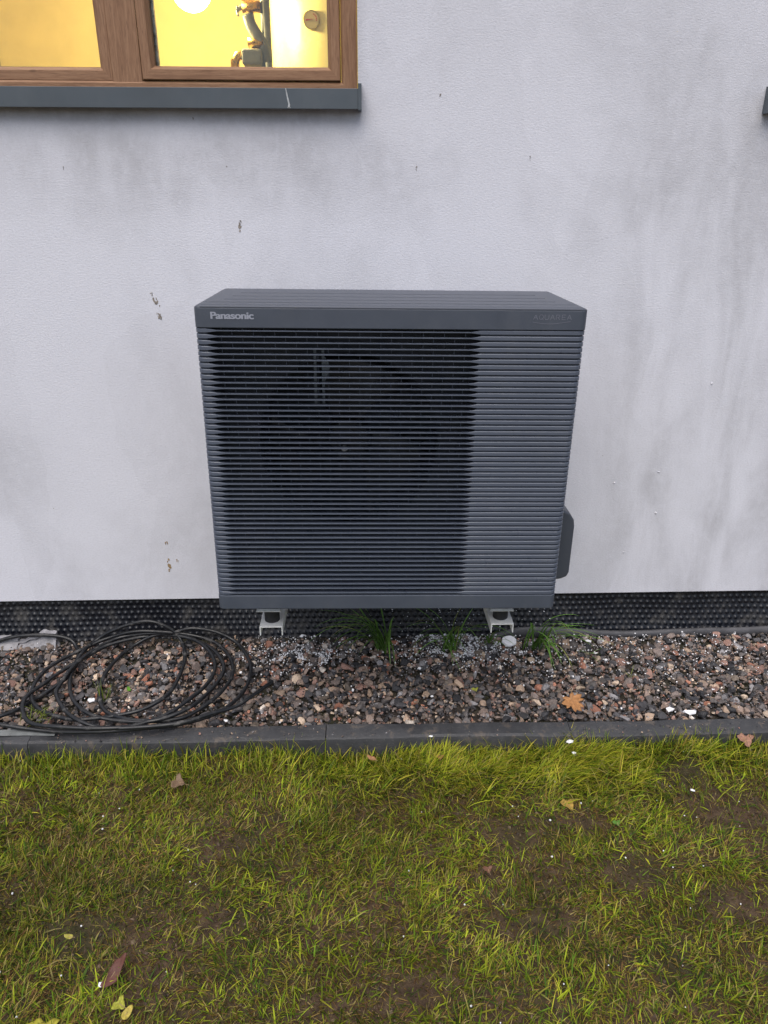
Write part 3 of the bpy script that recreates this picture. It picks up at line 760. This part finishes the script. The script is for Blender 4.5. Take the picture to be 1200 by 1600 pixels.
# fan: three swept blades round a hub
bm = bmesh.new(); cyl(bm, (CX, .088, CZ), .055, .05, 1, 40, .06)
fan = fin('fan', bm, M_black, hp, True, autos=40)
for k in range(3):
    bm = bmesh.new(); base = R(100+120*k); V = []
    for i in range(9):
        r_ = .05+(FR-.015-.05)*i/8; row_ = []
        for j in range(9):
            u = j/8; a = base+(u-.5)*R(78)*(1-.12*i/8)-R(26)*i/8
            row_.append(bm.verts.new((CX+r_*math.cos(a), .084+.048*u+.01*math.sin(u*3.1), CZ+r_*math.sin(a))))
        V.append(row_)
    for i in range(8):
        for j in range(8): bm.faces.new((V[i][j], V[i+1][j], V[i+1][j+1], V[i][j+1]))
    b_ = fin('blade', bm, M_black, fan, True); b_.modifiers.new('s', 'SOLIDIFY').thickness = .003
bm = bmesh.new(); bmesh.ops.create_uvsphere(bm, u_segments=14, v_segments=8, radius=.009, matrix=Matrix.Translation((CX-.013, .066, CZ-.02))); fin('hub_glint', bm, M_bracket, fan, True)  # small white ball stands in for the glint on the hub
# pale blade label seen through the louvres, upper left
bm = bmesh.new()
for x in (-.199, -.178): box(bm, x-.0035, x+.0035, .055, .058, .60, .745)
prism(bm, [(-.174, .66), (-.174, .728), (-.166, .715), (-.160, .70), (-.166, .68)], 1, .055, .058)
fin('warning_label', bm, M_sticker, fan)
# pipe cover
bm = bmesh.new(); prism(bm, [(.489, .270), (.504, .270), (.553, .243), (.567, .222), (.5705, .20), (.5705, .045), (.565, .030), (.548, .022), (.489, .012)], 1, .142, .36)
fin('pipe_cover', bm, M_cover, hp, bevel=.006, seg=3)
# foot rails with the pale plates that sit on the rubber mounts
for x in (-.3625, .3565):
    bm = bmesh.new(); box(bm, x-.037, x+.037, .080, .170, -.0575, -.0545); box(bm, x-.037, x+.037, .40, .48, -.0575, -.0545)
    box(bm, x-.034, x+.034, .085, .48, -.0540, -.0515)
    fin('foot_plate', bm, M_bracket, hp, bevel=.0006)
    bm = bmesh.new(); box(bm, x-.030, x+.030, .088, .37, -.051, .009); fin('foot_rail', bm, M_rubber, hp)

# lettering
def text_part(s, cx, cz, width, height, m, off=0., spacing=1.0):
    cu_ = bpy.data.curves.new('lettering', 'FONT'); cu_.body = s; cu_.size = 1; cu_.offset = off; cu_.extrude = .0; cu_.space_character = spacing
    o = bpy.data.objects.new('tmp_text', cu_); COL.objects.link(o); bpy.context.view_layer.update()
    me = bpy.data.meshes.new_from_object(o.evaluated_get(bpy.context.evaluated_depsgraph_get())); bpy.data.objects.remove(o)
    co = np.array([v.co[:] for v in me.vertices]); mn, mx_ = co.min(0), co.max(0)
    new = np.zeros_like(co); new[:, 0] = cx-width/2+(co[:, 0]-mn[0])/(mx_[0]-mn[0])*width; new[:, 2] = cz-height/2+(co[:, 1]-mn[1])/(mx_[1]-mn[1])*height; new[:, 1] = -.0006
    fs = [list(p.vertices) for p in me.polygons]; V = []; F = []; reps = ((0, 0),) if off <= 0 else ((-.0007, 0), (0, -.0001), (.0007, -.0002))
    for dx_, dy_ in reps:                       # a heavier weight: the same letters stacked a hair apart
        o_ = len(V); V += [(p[0]+dx_, p[1]+dy_, p[2]) for p in new]; F += [[i+o_ for i in f] for f in fs]
    me = bpy.data.meshes.new('lettering'); me.from_pydata(V, [], F); me.update()
    return link('lettering', me, m, hp)
text_part('Panasonic', -.3985, .8375, .106, .0175, M_logo, .018, .95)
def strokes(lines, x0, z0, wd, parent, m, name):
    bm = bmesh.new()
    for pl_ in lines:
        for (a, b_) in zip(pl_, pl_[1:]):
            A = Vector((x0+a[0], z0+a[1])); B = Vector((x0+b_[0], z0+b_[1])); d_ = (B-A).normalized(); n_ = Vector((-d_.y, d_.x))*wd/2; A -= d_*wd*.3; B += d_*wd*.3
            bm.faces.new([bm.verts.new((p.x, -.0006, p.y)) for p in (A-n_, B-n_, B+n_, A+n_)])
    return fin(name, bm, m, parent)
h_ = .0115; lw = .0105; gap = .0142; Ls = []
def let(i, *polys): 
    for p in polys: Ls.append([(i*gap+x*lw, z*h_) for x, z in p])
Aa = [[(0, 0), (.5, 1), (1, 0)], [(.25, .35), (.8, .35)]]
circ = [(.5+.5*math.cos(a), .5+.5*math.sin(a)) for a in np.linspace(0, 2*math.pi, 17)]
let(0, *Aa); let(1, circ, [(.6, .3), (1.02, -.05)]); let(2, [(0, 1), (0, .3), (.2, 0), (.75, 0), (.95, .3), (.95, 1)]); let(3, *Aa)
let(4, [(.05, 0), (.05, .97), (.7, .97), (.92, .75), (.7, .5), (.35, .5), (.95, 0)]); let(5, [(.95, 1), (.1, 1), (.1, 0), (.95, 0)], [(.1, .5), (.85, .5)]); let(6, *Aa)
strokes(Ls, .356, .834, .0013, hp, M_logo2, 'lettering')
sw = [[(x, .0015-.0042*math.sin(min(1, x/.095)*math.pi*1.15)**1) for x in np.linspace(0, .095, 22)]]
strokes(sw, .355, .826, .0011, hp, M_logo2, 'emblem')

# ================================================================== CABLE
CP = [(-1.70, .49, .02), (-1.491, .493, .018), (-1.438, .5, .034), (-1.382, .5, .049), (-1.319, .5, .055), (-1.24, .5, .052), (-1.18, .5, .035), (-1.147, .474, .015), (-1.117, .401, .016), (-1.1, .299, .025), (-1.125, .234, .022), (-1.169, .179, .014), (-1.202, .11, .019), (-1.243, .065, .026), (-1.303, .055, .02), (-1.45, .075, .015), (-1.45, .05, .018), (-1.276, .036, .023), (-1.213, .021, .026), (-1.14, .012, .018), (-1.024, -.005, .017), (-.906, -.018, .026), (-.794, -.008, .025), (-.669, .022, .017), (-.583, .051, .021), (-.521, .094, .028), (-.481, .19, .023), (-.478, .31, .017), (-.502, .389, .024), (-.559, .479, .029), (-.632, .5, .059), (-.72, .5, .076), (-.784, .5, .061), (-.866, .5, .046), (-.935, .478, .019), (-.973, .374, .022), (-.978, .26, .03), (-.966, .185, .026), (-.929, .104, .019), (-.865, .051, .026), (-.773, .024, .031), (-.687, .037, .024), (-.634, .07, .02), (-.569, .144, .029), (-.537, .235, .031), (-.545, .333, .022), (-.586, .424, .023), (-.65, .484, .032), (-.741, .5, .05), (-.829, .5, .062), (-.935, .5, .065), (-1.037, .5, .038), (-1.11, .447, .027), (-1.183, .363, .022), (-1.201, .265, .031), (-1.185, .167, .033), (-1.149, .114, .025), (-1.095, .076, .025), (-1.001, .032, .034), (-.929, .039, .032), (-.876, .06, .024), (-.792, .088, .028), (-.729, .153, .036), (-.718, .255, .03), (-.725, .38, .024), (-.762, .487, .032), (-.809, .5, .082), (-.89, .5, .109), (-1.005, .5, .075), (-1.079, .489, .035), (-1.102, .403, .035), (-1.105, .326, .026), (-1.079, .223, .029), (-1.025, .119, .038), (-.95, .056, .033), (-.852, .032, .026), (-.742, .021, .033), (-.647, .072, .038), (-.598, .169, .03), (-.57, .282, .028), (-.591, .357, .037), (-.659, .443, .038), (-.777, .5, .045), (-.903, .5, .042), (-1.021, .449, .039), (-1.082, .371, .036), (-1.136, .309, .028), (-1.163, .231, .034), (-1.19, .144, .041), (-1.175, .079, .033), (-1.126, .023, .03), (-1.031, -.007, .038), (-.89, -.02, .04), (-.797, .001, .032), (-.706, .057, .032), (-.644, .13, .041), (-.611, .198, .039), (-.601, .293, .031), (-.624, .375, .036), (-.676, .444, .043), (-.759, .5, .045), (-.865, .5, .057), (-1.007, .489, .04), (-1.089, .345, .043), (-1.109, .216, .034), (-1.101, .164, .034), (-1.042, .076, .043), (-.981, .022, .042), (-.898, -.008, .033), (-.791, -.015, .037), (-.652, -.007, .045), (-.565, .044, .04), (-.496, .087, .033), (-.441, .139, .041), (-.388, .204, .045)]
bm = bmesh.new(); cpp = catmull(CP, 7); tube(bm, cpp, .0070, 10, rad=[.0068+.0006*math.sin(i*.9)*math.sin(i*.23) for i in range(len(cpp))])
tag(fin('coiled_cable', bm, M_cable, None, True, autos=60), 'dusty black cable lying in loose loops on the gravel', 'cable')

# ================================================================== GRASS
def blades(x, y, z, L, wd, phi, lean, curl, col, tipcol=None):
    n = len(x); ts = np.array([0, .35, .7, 1.])
    ang = lean[:, None]+curl[:, None]*ts[None]            # angle from vertical along the blade
    seg = np.diff(ts)[None]*L[:, None]
    ds = np.concatenate([np.zeros((n, 1)), np.cumsum(seg*np.sin(ang[:, :-1]), 1)], 1)
    hs = np.concatenate([np.zeros((n, 1)), np.cumsum(seg*np.cos(ang[:, :-1]), 1)], 1)
    hs = np.maximum(hs, .0015*ts[None])
    cx = x[:, None]+ds*np.cos(phi)[:, None]; cy = y[:, None]+ds*np.sin(phi)[:, None]; cz = z[:, None]+hs
    wf = np.array([.75, 1, .75, 0]); wx = -np.sin(phi)[:, None]*wd[:, None]*wf/2; wy = np.cos(phi)[:, None]*wd[:, None]*wf/2
    tw = wd[:, None]*wf*.25
    P = np.stack([np.stack([cx-wx, cy-wy, cz], -1), np.stack([cx+wx, cy+wy, cz+tw], -1)], 2)   # n,4,2,3
    V = np.concatenate([P[:, :3].reshape(n, 6, 3), P[:, 3, :1]], 1)
    o = (np.arange(n)*7)[:, None]
    Q = np.concatenate([o+np.array([[0, 1, 3, 2]]), o+np.array([[2, 3, 5, 4]])]); T = o+np.array([[4, 5, 6]])
    tip = col if tipcol is None else tipcol
    f = np.array([0, 0, .35, .35, .75, .75, 1])[None, :, None]
    C = col[:, None]*(1-f)+tip[:, None]*f
    return V.reshape(-1, 3), Q, T, C.reshape(-1, 3)
MUD = [(.96, -.31, .16, .10), (.64, -.50, .10, .07), (.33, -.38, .10, .06), (-.46, -.39, .12, .05), (-.74, -.63, .12, .06), (.03, -.79, .09, .05), (.35, -.65, .12, .05), (.84, -.61, .10, .05), (.52, -.34, .10, .05), (.90, -.15, .09, .08), (-.35, -.30, .07, .03), (-.4, -.62, .08, .04), (1.1, -.42, .12, .08)]
def density(x, y):
    d = .40+.60*np.clip((vnoise(x, y, .11, 41)*.6+vnoise(x, y, .045, 42)*.4-.30)*3.2, 0, 1)
    d *= 1-.22*np.clip((-y-.30)/.5, 0, 1)
    for a, b_, sx, sy in MUD: d *= 1-.93*np.exp(-(((x-a)/sx)**2+((y-b_)/sy)**2)**1.4)
    return d
G1 = np.array([(.190, .250, .018), (.290, .335, .026), (.105, .180, .014), (.360, .340, .045), (.048, .095, .012), (.20, .15, .030)])
G2 = np.array([(.27, .195, .060), (.17, .100, .034), (.10, .058, .024), (.36, .30, .11)])
def field(n, kind, seed):
    r = np.random.default_rng(seed); x = r.uniform(-1.9, 1.9, n); y = -.035-(1.25)*r.random(n)
    if kind == 'edge': y = -.041-.10*r.random(n)**1.8
    if kind == 'long': x = r.normal(.42, .30, n); y = -.045-np.abs(r.normal(0, .085, n))
    keep = r.random(n) < (density(x, y) if kind != 'moss' else .5+.5*density(x, y))
    x, y = x[keep], y[keep]; n = len(x); z = lawn_z(x, y)-.002
    flow = vnoise(x, y, .16, 51)*7.5+vnoise(x, y, .05, 52)*2.5
    bias = vnoise(x, y, .22, 53)
    if kind == 'green':
        L = (.012+.036*r.random(n)**.9)*(.70+.7*vnoise(x, y, .09, 54)); wd = .0010+.0028*r.random(n)**1.8; lean = r.uniform(.25, 1.45, n); curl = r.uniform(.1, .9, n)
        phi = flow+r.normal(0, 1.5, n); c = G1[r.choice(6, n, p=[.26, .20, .2, .12, .12, .10])]*(.45+.95*bias[:, None])*(.50+.8*vnoise(x, y, .045, 77)[:, None])*np.array([.98, 1.06, .85])
    elif kind == 'dry':
        L = r.uniform(.010, .042, n); wd = r.uniform(.0008, .0022, n); lean = r.uniform(.9, 1.52, n); curl = r.uniform(-.2, .15, n)
        phi = flow+r.normal(0, 1.1, n); c = G2[r.choice(4, n, p=[.3, .3, .28, .12])]
    elif kind == 'moss':
        L = r.uniform(.006, .016, n); wd = r.uniform(.0014, .003, n); lean = r.uniform(.2, 1.4, n); curl = r.uniform(0, .8, n)
        phi = r.uniform(0, 6.3, n); c = np.array([(.085, .115, .008), (.16, .175, .014), (.045, .050, .010), (.12, .075, .024)])[r.choice(4, n)]
    elif kind == 'edge':
        L = r.uniform(.03, .085, n); wd = r.uniform(.0018, .0034, n); lean = r.uniform(.0, .9, n); curl = r.uniform(.1, 1.0, n)
        phi = r.uniform(0, 6.3, n); c = G1[r.choice(6, n, p=[.3, .25, .2, .1, .1, .05])]*1.1
    else:
        L = r.uniform(.03, .095, n)*(.55+.8*vnoise(x, y, .06, 62)); wd = r.uniform(.0016, .003, n); lean = r.uniform(.25, 1.0, n); curl = r.uniform(.3, 1.0, n)
        phi = -1.2+(vnoise(x, y, .07, 61)-.5)*5.0+r.normal(0, .75, n); c = G1[r.choice(6, n, p=[.3, .3, .12, .2, .03, .05])]*1.25
    c = c*r.uniform(.55, 1.3, (n, 1)); tip = c*np.array([1.25, 1.12, 1.0])
    yel = r.random(n) < .10; tip[yel] = np.array([.40, .32, .12])
    return blades(x, y, z, L, wd, phi, lean, curl, c, tip)
parts = [field(135000, 'green', 1), field(120000, 'dry', 2), field(105000, 'moss', 3), field(7000, 'edge', 4), field(8500, 'long', 5)]
off = 0; Vs, Qs, Ts, Cs = [], [], [], []
for V, Q, T, C in parts: Vs.append(V); Qs.append(Q+off); Ts.append(T+off); Cs.append(C); off += len(V)
o = np_mesh('lawn_grass', np.concatenate(Vs), [np.concatenate(Qs), np.concatenate(Ts)], M_grass, color=np.concatenate(Cs))
tag(o, 'patchy olive green lawn with bare mud showing between the tufts', 'grass', kind='stuff')

def tuft(x, y, n, L0, L1, w_, phi0, spread, col, seed, name, lab, cat, group=None, lean=(.1, .9), curl=(.6, 1.9), rad=.012, z=None):
    """long ribbons that rise and arch over, each folded along its midrib"""
    r = np.random.default_rng(seed); K = 11; Vs, Qs, Cs = [], [], []; off = 0; z0 = .0 if z is None else z
    for i in range(n):
        p = np.array([r.normal(0, rad), r.normal(0, rad*.6), 0]); L = r.uniform(L0, L1); ph = phi0+r.normal(0, spread); a0 = r.uniform(*lean); cu_ = r.uniform(*curl); wd = w_*r.uniform(.7, 1.2); ph2 = r.normal(0, .35)
        c = np.array(col)*r.uniform(.65, 1.35); yel = r.random() < .12
        for k in range(K):
            t = k/(K-1); a = a0+cu_*t**1.3; f = ph+ph2*t
            side = np.array([-math.sin(f), math.cos(f), 0])*wd/2*min(1, .5+t*2)*(1-t**2.5)
            Vs += [p-side, p+np.array([0, 0, -wd*.22*(1-t)]), p+side]
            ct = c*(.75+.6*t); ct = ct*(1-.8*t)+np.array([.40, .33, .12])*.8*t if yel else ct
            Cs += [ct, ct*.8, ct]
            if k < K-1:
                for q in (0, 1): o_ = off+3*k+q; Qs.append((o_, o_+1, o_+4, o_+3))
            p = p+L/(K-1)*np.array([math.sin(a)*math.cos(f), math.sin(a)*math.sin(f), math.cos(a)])
            if p[2] < .012-z0+.003*(i % 3): p[2] = .012-z0+.003*(i % 3)
        off += 3*K
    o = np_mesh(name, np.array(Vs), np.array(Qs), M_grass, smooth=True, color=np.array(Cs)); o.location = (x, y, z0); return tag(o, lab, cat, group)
DG = (.15, .29, .06); YG = (.17, .22, .03)
gr = 'grass tufts growing in the gravel'
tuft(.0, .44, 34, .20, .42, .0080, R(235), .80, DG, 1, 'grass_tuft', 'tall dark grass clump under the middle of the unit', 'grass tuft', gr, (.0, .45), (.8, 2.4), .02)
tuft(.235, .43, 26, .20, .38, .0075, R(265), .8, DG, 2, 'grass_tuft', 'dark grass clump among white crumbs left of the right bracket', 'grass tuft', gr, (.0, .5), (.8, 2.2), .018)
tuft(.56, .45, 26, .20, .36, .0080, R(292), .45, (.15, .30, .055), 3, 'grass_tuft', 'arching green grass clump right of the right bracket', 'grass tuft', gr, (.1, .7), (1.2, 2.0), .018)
tuft(.40, .47, 9, .10, .20, .0060, R(255), .8, DG, 4, 'grass_tuft', 'thin grass clump beneath the right bracket, by the foam disc', 'grass tuft', gr, (.05, .7), (.9, 1.7), .012)
tuft(-1.125, .06, 34, .03, .075, .0028, R(90), 1.8, YG, 5, 'grass_tuft', 'bright spiky grass clump by the lower left of the cable coil', 'grass tuft', gr, (.1, 1.2), (.1, .8), .02, .008)
tuft(-.945, .16, 12, .03, .09, .0024, R(90), 1.6, YG, 6, 'grass_tuft', 'small yellowish grass clump inside the cable coil', 'grass tuft', gr, (.0, .8), (.1, .6), .012, .008)
tuft(.74, .40, 9, .04, .08, .003, R(300), 1.5, DG, 7, 'grass_tuft', 'sparse low grass clump on the gravel under the pipe cover', 'grass tuft', gr, (.7, 1.3), (.1, .6), .02, .012)
tuft(.86, .25, 5, .03, .06, .0026, R(20), 1.6, YG, 8, 'grass_tuft', 'single thin sprig on the open gravel at the right', 'grass tuft', gr, (.6, 1.3), (.1, .6), .006, .012)

def leafmesh(name, outline, s, col, loc, rot, lab, cat, group=None, curl=.15, seed=0, stem=True, vein=True):
    r = np.random.default_rng(seed); P = np.array(outline, float)*s; n = len(P); K = 4
    V = [np.zeros(3)]; C = [np.array(col)*.8]
    for k in range(1, K+1):
        for p in P:
            q = p*k/K; rr = np.hypot(*q)/s; a = math.atan2(q[1], q[0])
            V.append(np.array([q[0], q[1], s*(curl*rr*rr+.07*rr*math.sin(3*a+seed)+.04*rr*math.sin(7*a+2*seed))])); C.append(np.array(col)*(.75+.4*r.random()) * (1-.15*(k == K)))
    T = [(0, 1+i, 1+(i+1) % n) for i in range(n)]; Q = []
    for k in range(K-1):
        for i in range(n): a = 1+k*n+i; b_ = 1+k*n+(i+1) % n; Q.append((a, a+n, b_+n, b_))
    o = np_mesh(name, np.array(V), [np.array(Q), np.array(T)], M_leaf, smooth=True, color=np.array(C))
    o.location = loc; o.rotation_euler = rot; o.modifiers.new('s', 'SOLIDIFY').thickness = .0005
    if stem:
        bm = bmesh.new(); i = int(np.argmin(P[:, 1])); tube(bm, [(0, 0, .001), (P[i][0]*.6, P[i][1]*.7, .001), (P[i][0]*1.1, P[i][1]*1.5, .004)], .0007, 5)
        ss_ = fin('stalk', bm, M_mudo, o)
    return tag(o, lab, cat, group)
def maple():
    pts = []; lobes = [(-150, .55), (-115, .35), (-95, .8), (-60, .42), (-40, .95), (-5, .45), (18, 1.05), (48, .5)]
    base = [(270, .18), (225, .62), (205, .42), (180, .88), (160, .62), (150, .85), (130, .48), (112, .95), (100, .78), (90, 1.08), (80, .78), (68, .95), (50, .48), (30, .85), (20, .62), (0, .88), (-25, .42), (-45, .62)]
    out = []
    for (a, r_), (b_, r2) in zip(base, base[1:]+[(base[0][0]-360, base[0][1])]):
        out.append((r_*math.cos(R(a)), r_*math.sin(R(a)))); am = (a+b_)/2 if abs(a-b_) < 180 else a; rm = (r_+r2)/2*1.03
        if b_-a > 0: pass
        out.append((rm*math.cos(R((a+b_)/2)), rm*math.sin(R((a+b_)/2))))
    return out
oval = [(.55*math.cos(a)*(1-.25*math.sin(a)), math.sin(a)) for a in np.linspace(0, 2*math.pi, 20)[:-1]]
rag = [((.8+.25*math.sin(3*a)+.1*math.sin(8*a))*math.cos(a), (.8+.25*math.sin(3*a+1)+.1*math.cos(7*a))*math.sin(a)*.8) for a in np.linspace(0, 2*math.pi, 26)[:-1]]
gl = 'fallen leaves'
leafmesh('fallen_leaf', maple(), .048, (.42, .20, .075), (.602, .080, .044), (R(-22), R(10), R(205)), 'orange brown maple leaf on the gravel near the kerb', 'leaf', gl, .18, 1)
leafmesh('fallen_leaf', [(.62*p[0]*(1.1+.28*math.sin(5*i)), 1.15*p[1]*(1+.10*math.sin(7*i))) for i, p in enumerate(oval)], .034, (.13, .050, .036), (-.632, -.752, -.036), (R(24), R(14), R(-25)), 'dark red brown leaf at the lower left of the lawn', 'leaf', gl, .35, 2)
leafmesh('fallen_leaf', rag, .026, (.42, .27, .06), (.505, -.285, -.040), (R(12), R(8), R(30)), 'yellow orange leaf below the bright long grass', 'leaf', gl, .2, 3)
leafmesh('fallen_leaf', rag, .030, (.34, .18, .12), (1.125, -.060, -.012), (R(25), 0, R(10)), 'tan leaf against the edging at the far right', 'leaf', gl, .25, 4)
leafmesh('fallen_leaf', rag, .018, (.38, .38, .05), (-.602, -.822, -.040), (R(10), 0, R(70)), 'small lime yellow leaf below the dark red leaf', 'leaf', gl, .2, 5)
leafmesh('fallen_leaf', oval, .015, (.48, .38, .07), (-.580, -.840, -.040), (R(15), R(20), R(-25)), 'pale yellow oval leaf below the lime leaf', 'leaf', gl, .2, 6)
leafmesh('fallen_leaf', rag, .034, (.40, .36, .04), (-.745, -.872, -.040), (R(8), 0, R(15)), 'yellow leaf in the bottom left corner of the lawn', 'leaf', gl, .15, 7)
leafmesh('fallen_leaf', rag, .026, (.20, .13, .08), (-.625, -.180, -.030), (R(10), R(-10), R(80)), 'brown leaf in the grass under the cable coil', 'leaf', gl, .25, 8)
leafmesh('fallen_leaf', oval, .015, (.40, .20, .10), (-.056, -.098, -.026), (R(10), 0, R(60)), 'small tan leaf below the middle edging', 'leaf', gl, .25, 9)
leafmesh('fallen_leaf', rag, .013, (.42, .19, .08), (.155, -.105, -.020), (R(5), 0, R(10)), 'small orange leaf below the white chip in the bright grass', 'leaf', gl, .25, 10)
leafmesh('fallen_leaf', oval, .011, (.40, .36, .07), (-.77, -.66, -.042), (R(8), 0, R(80)), 'narrow yellow leaf on the mud at the left', 'leaf', gl, .25, 11)
leafmesh('fallen_leaf', rag, .014, (.18, .085, .05), (.24, -.50, -.040), (R(8), 0, R(20)), 'reddish brown leaf in the middle of the lawn', 'leaf', gl, .25, 12)
leafmesh('clover_leaf', oval, .011, (.10, .26, .02), (-.872, .195, .028), (R(20), R(10), R(30)), 'bright green seedling leaf inside the cable coil', 'seedling', None, .3, 13, False)
leafmesh('fallen_leaf', rag, .013, (.32, .34, .05), (.30, .17, .024), (R(8), 0, R(20)), 'small lime leaf on the gravel near the middle', 'leaf', gl, .25, 14)
leafmesh('fallen_leaf', rag, .013, (.10, .22, .03), (.62, -.36, -.036), (R(8), 0, R(20)), 'green round leaf on the mud at the right', 'leaf', gl, .25, 15)

# ================================================================== MARKS ON THE WALL (lumps of dried mud and render)
def splash(pts, m, lab, seed, cat='mud mark', group='dried mud marks on the wall', name='mud_mark'):
    r = np.random.default_rng(seed); Vs, Fs = [], []; off = 0; x0, z0 = pts[0][:2]
    for (x, z, w_, h__, tl) in pts:
        for q in range(11):
            u = r.uniform(-1, 1); v = r.uniform(-.5, .5)
            cx_ = x-x0+v*w_+math.sin(tl)*u*h__*.5; cz_ = z-z0+math.cos(tl)*u*h__*.5
            s = w_*r.uniform(.25, .5)*(1-.5*abs(u)); V = rock(seed*17+q, I1)*np.array([s, .0014, s*1.5]); V += (cx_, 0, cz_)
            Vs.append(V); Fs.append(I1F+off); off += len(V)
    o = np_mesh(name, np.concatenate(Vs), np.concatenate(Fs), m); o.location = (x0, .5695, z0); return tag(o, lab, cat, group)
splash([(-.737, 1.258, .012, .048, -.45)], M_mud, 'upper brown mud mark of the pair left of the unit top', 1)
splash([(-.730, 1.208, .010, .030, -.3)], M_mud, 'lower brown mud mark of the pair left of the unit top', 2)
splash([(-.447, 1.478, .010, .034, .1)], M_mud, 'grey brown mark above the left corner of the unit', 3)
splash([(-.798, .305, .012, .055, .1)], M_mudo, 'long rusty mark low on the wall left of the unit', 4)
splash([(-.796, .395, .008, .016, 0)], M_mudo, 'short ochre mark above the long rusty mark', 5)
splash([(-.765, .325, .006, .012, 0)], M_mudo, 'tiny ochre mark right of the long rusty mark', 6)
splash([(.095, 1.645, .004, .018, 0)], M_mud, 'thin dark mark on the wall above the middle of the unit', 7)
splash([(.162, 1.838, .004, .009, 0)], M_mud, 'tiny dark mark high on the wall right of the window', 8)
splash([(.440, 1.672, .003, .014, 0)], M_mud, 'thin dark mark on the wall above the right side of the unit', 9)
splash([(-.565, 1.772, .003, .006, 0)], M_mud, 'tiny dark mark on the wall just under the window sill', 10)
splash([(-.964, 1.64, .003, .010, 0)], M_mud, 'tiny dark mark on the upper left of the wall', 11)
r_ = random.Random(5)
PX = [(.62, .77, 'tiny render lump on the wall nearest the right side of the unit'), (.83, .62, 'tiny render lump level with the pipe cover top'), (.985, .66, 'tiny render lump right of the pipe cover, farther out'), (1.0, .50, 'tiny render lump above the membrane, right of the pipe cover'), (1.12, .98, 'tiny render lump high on the right part of the wall'), (.9, .34, 'lowest tiny render lump on the right of the wall')]
for i, (x, z, lb) in enumerate(PX):
    s = r_.uniform(.003, .005); o = np_mesh('render_lump', rock(60+i, I1)*s*np.array([1, .6, 1]), I1F, M_render, smooth=True); o.location = (x, .569, z)
    tag(o, lb, 'render lump', 'tiny render lumps right of the unit')
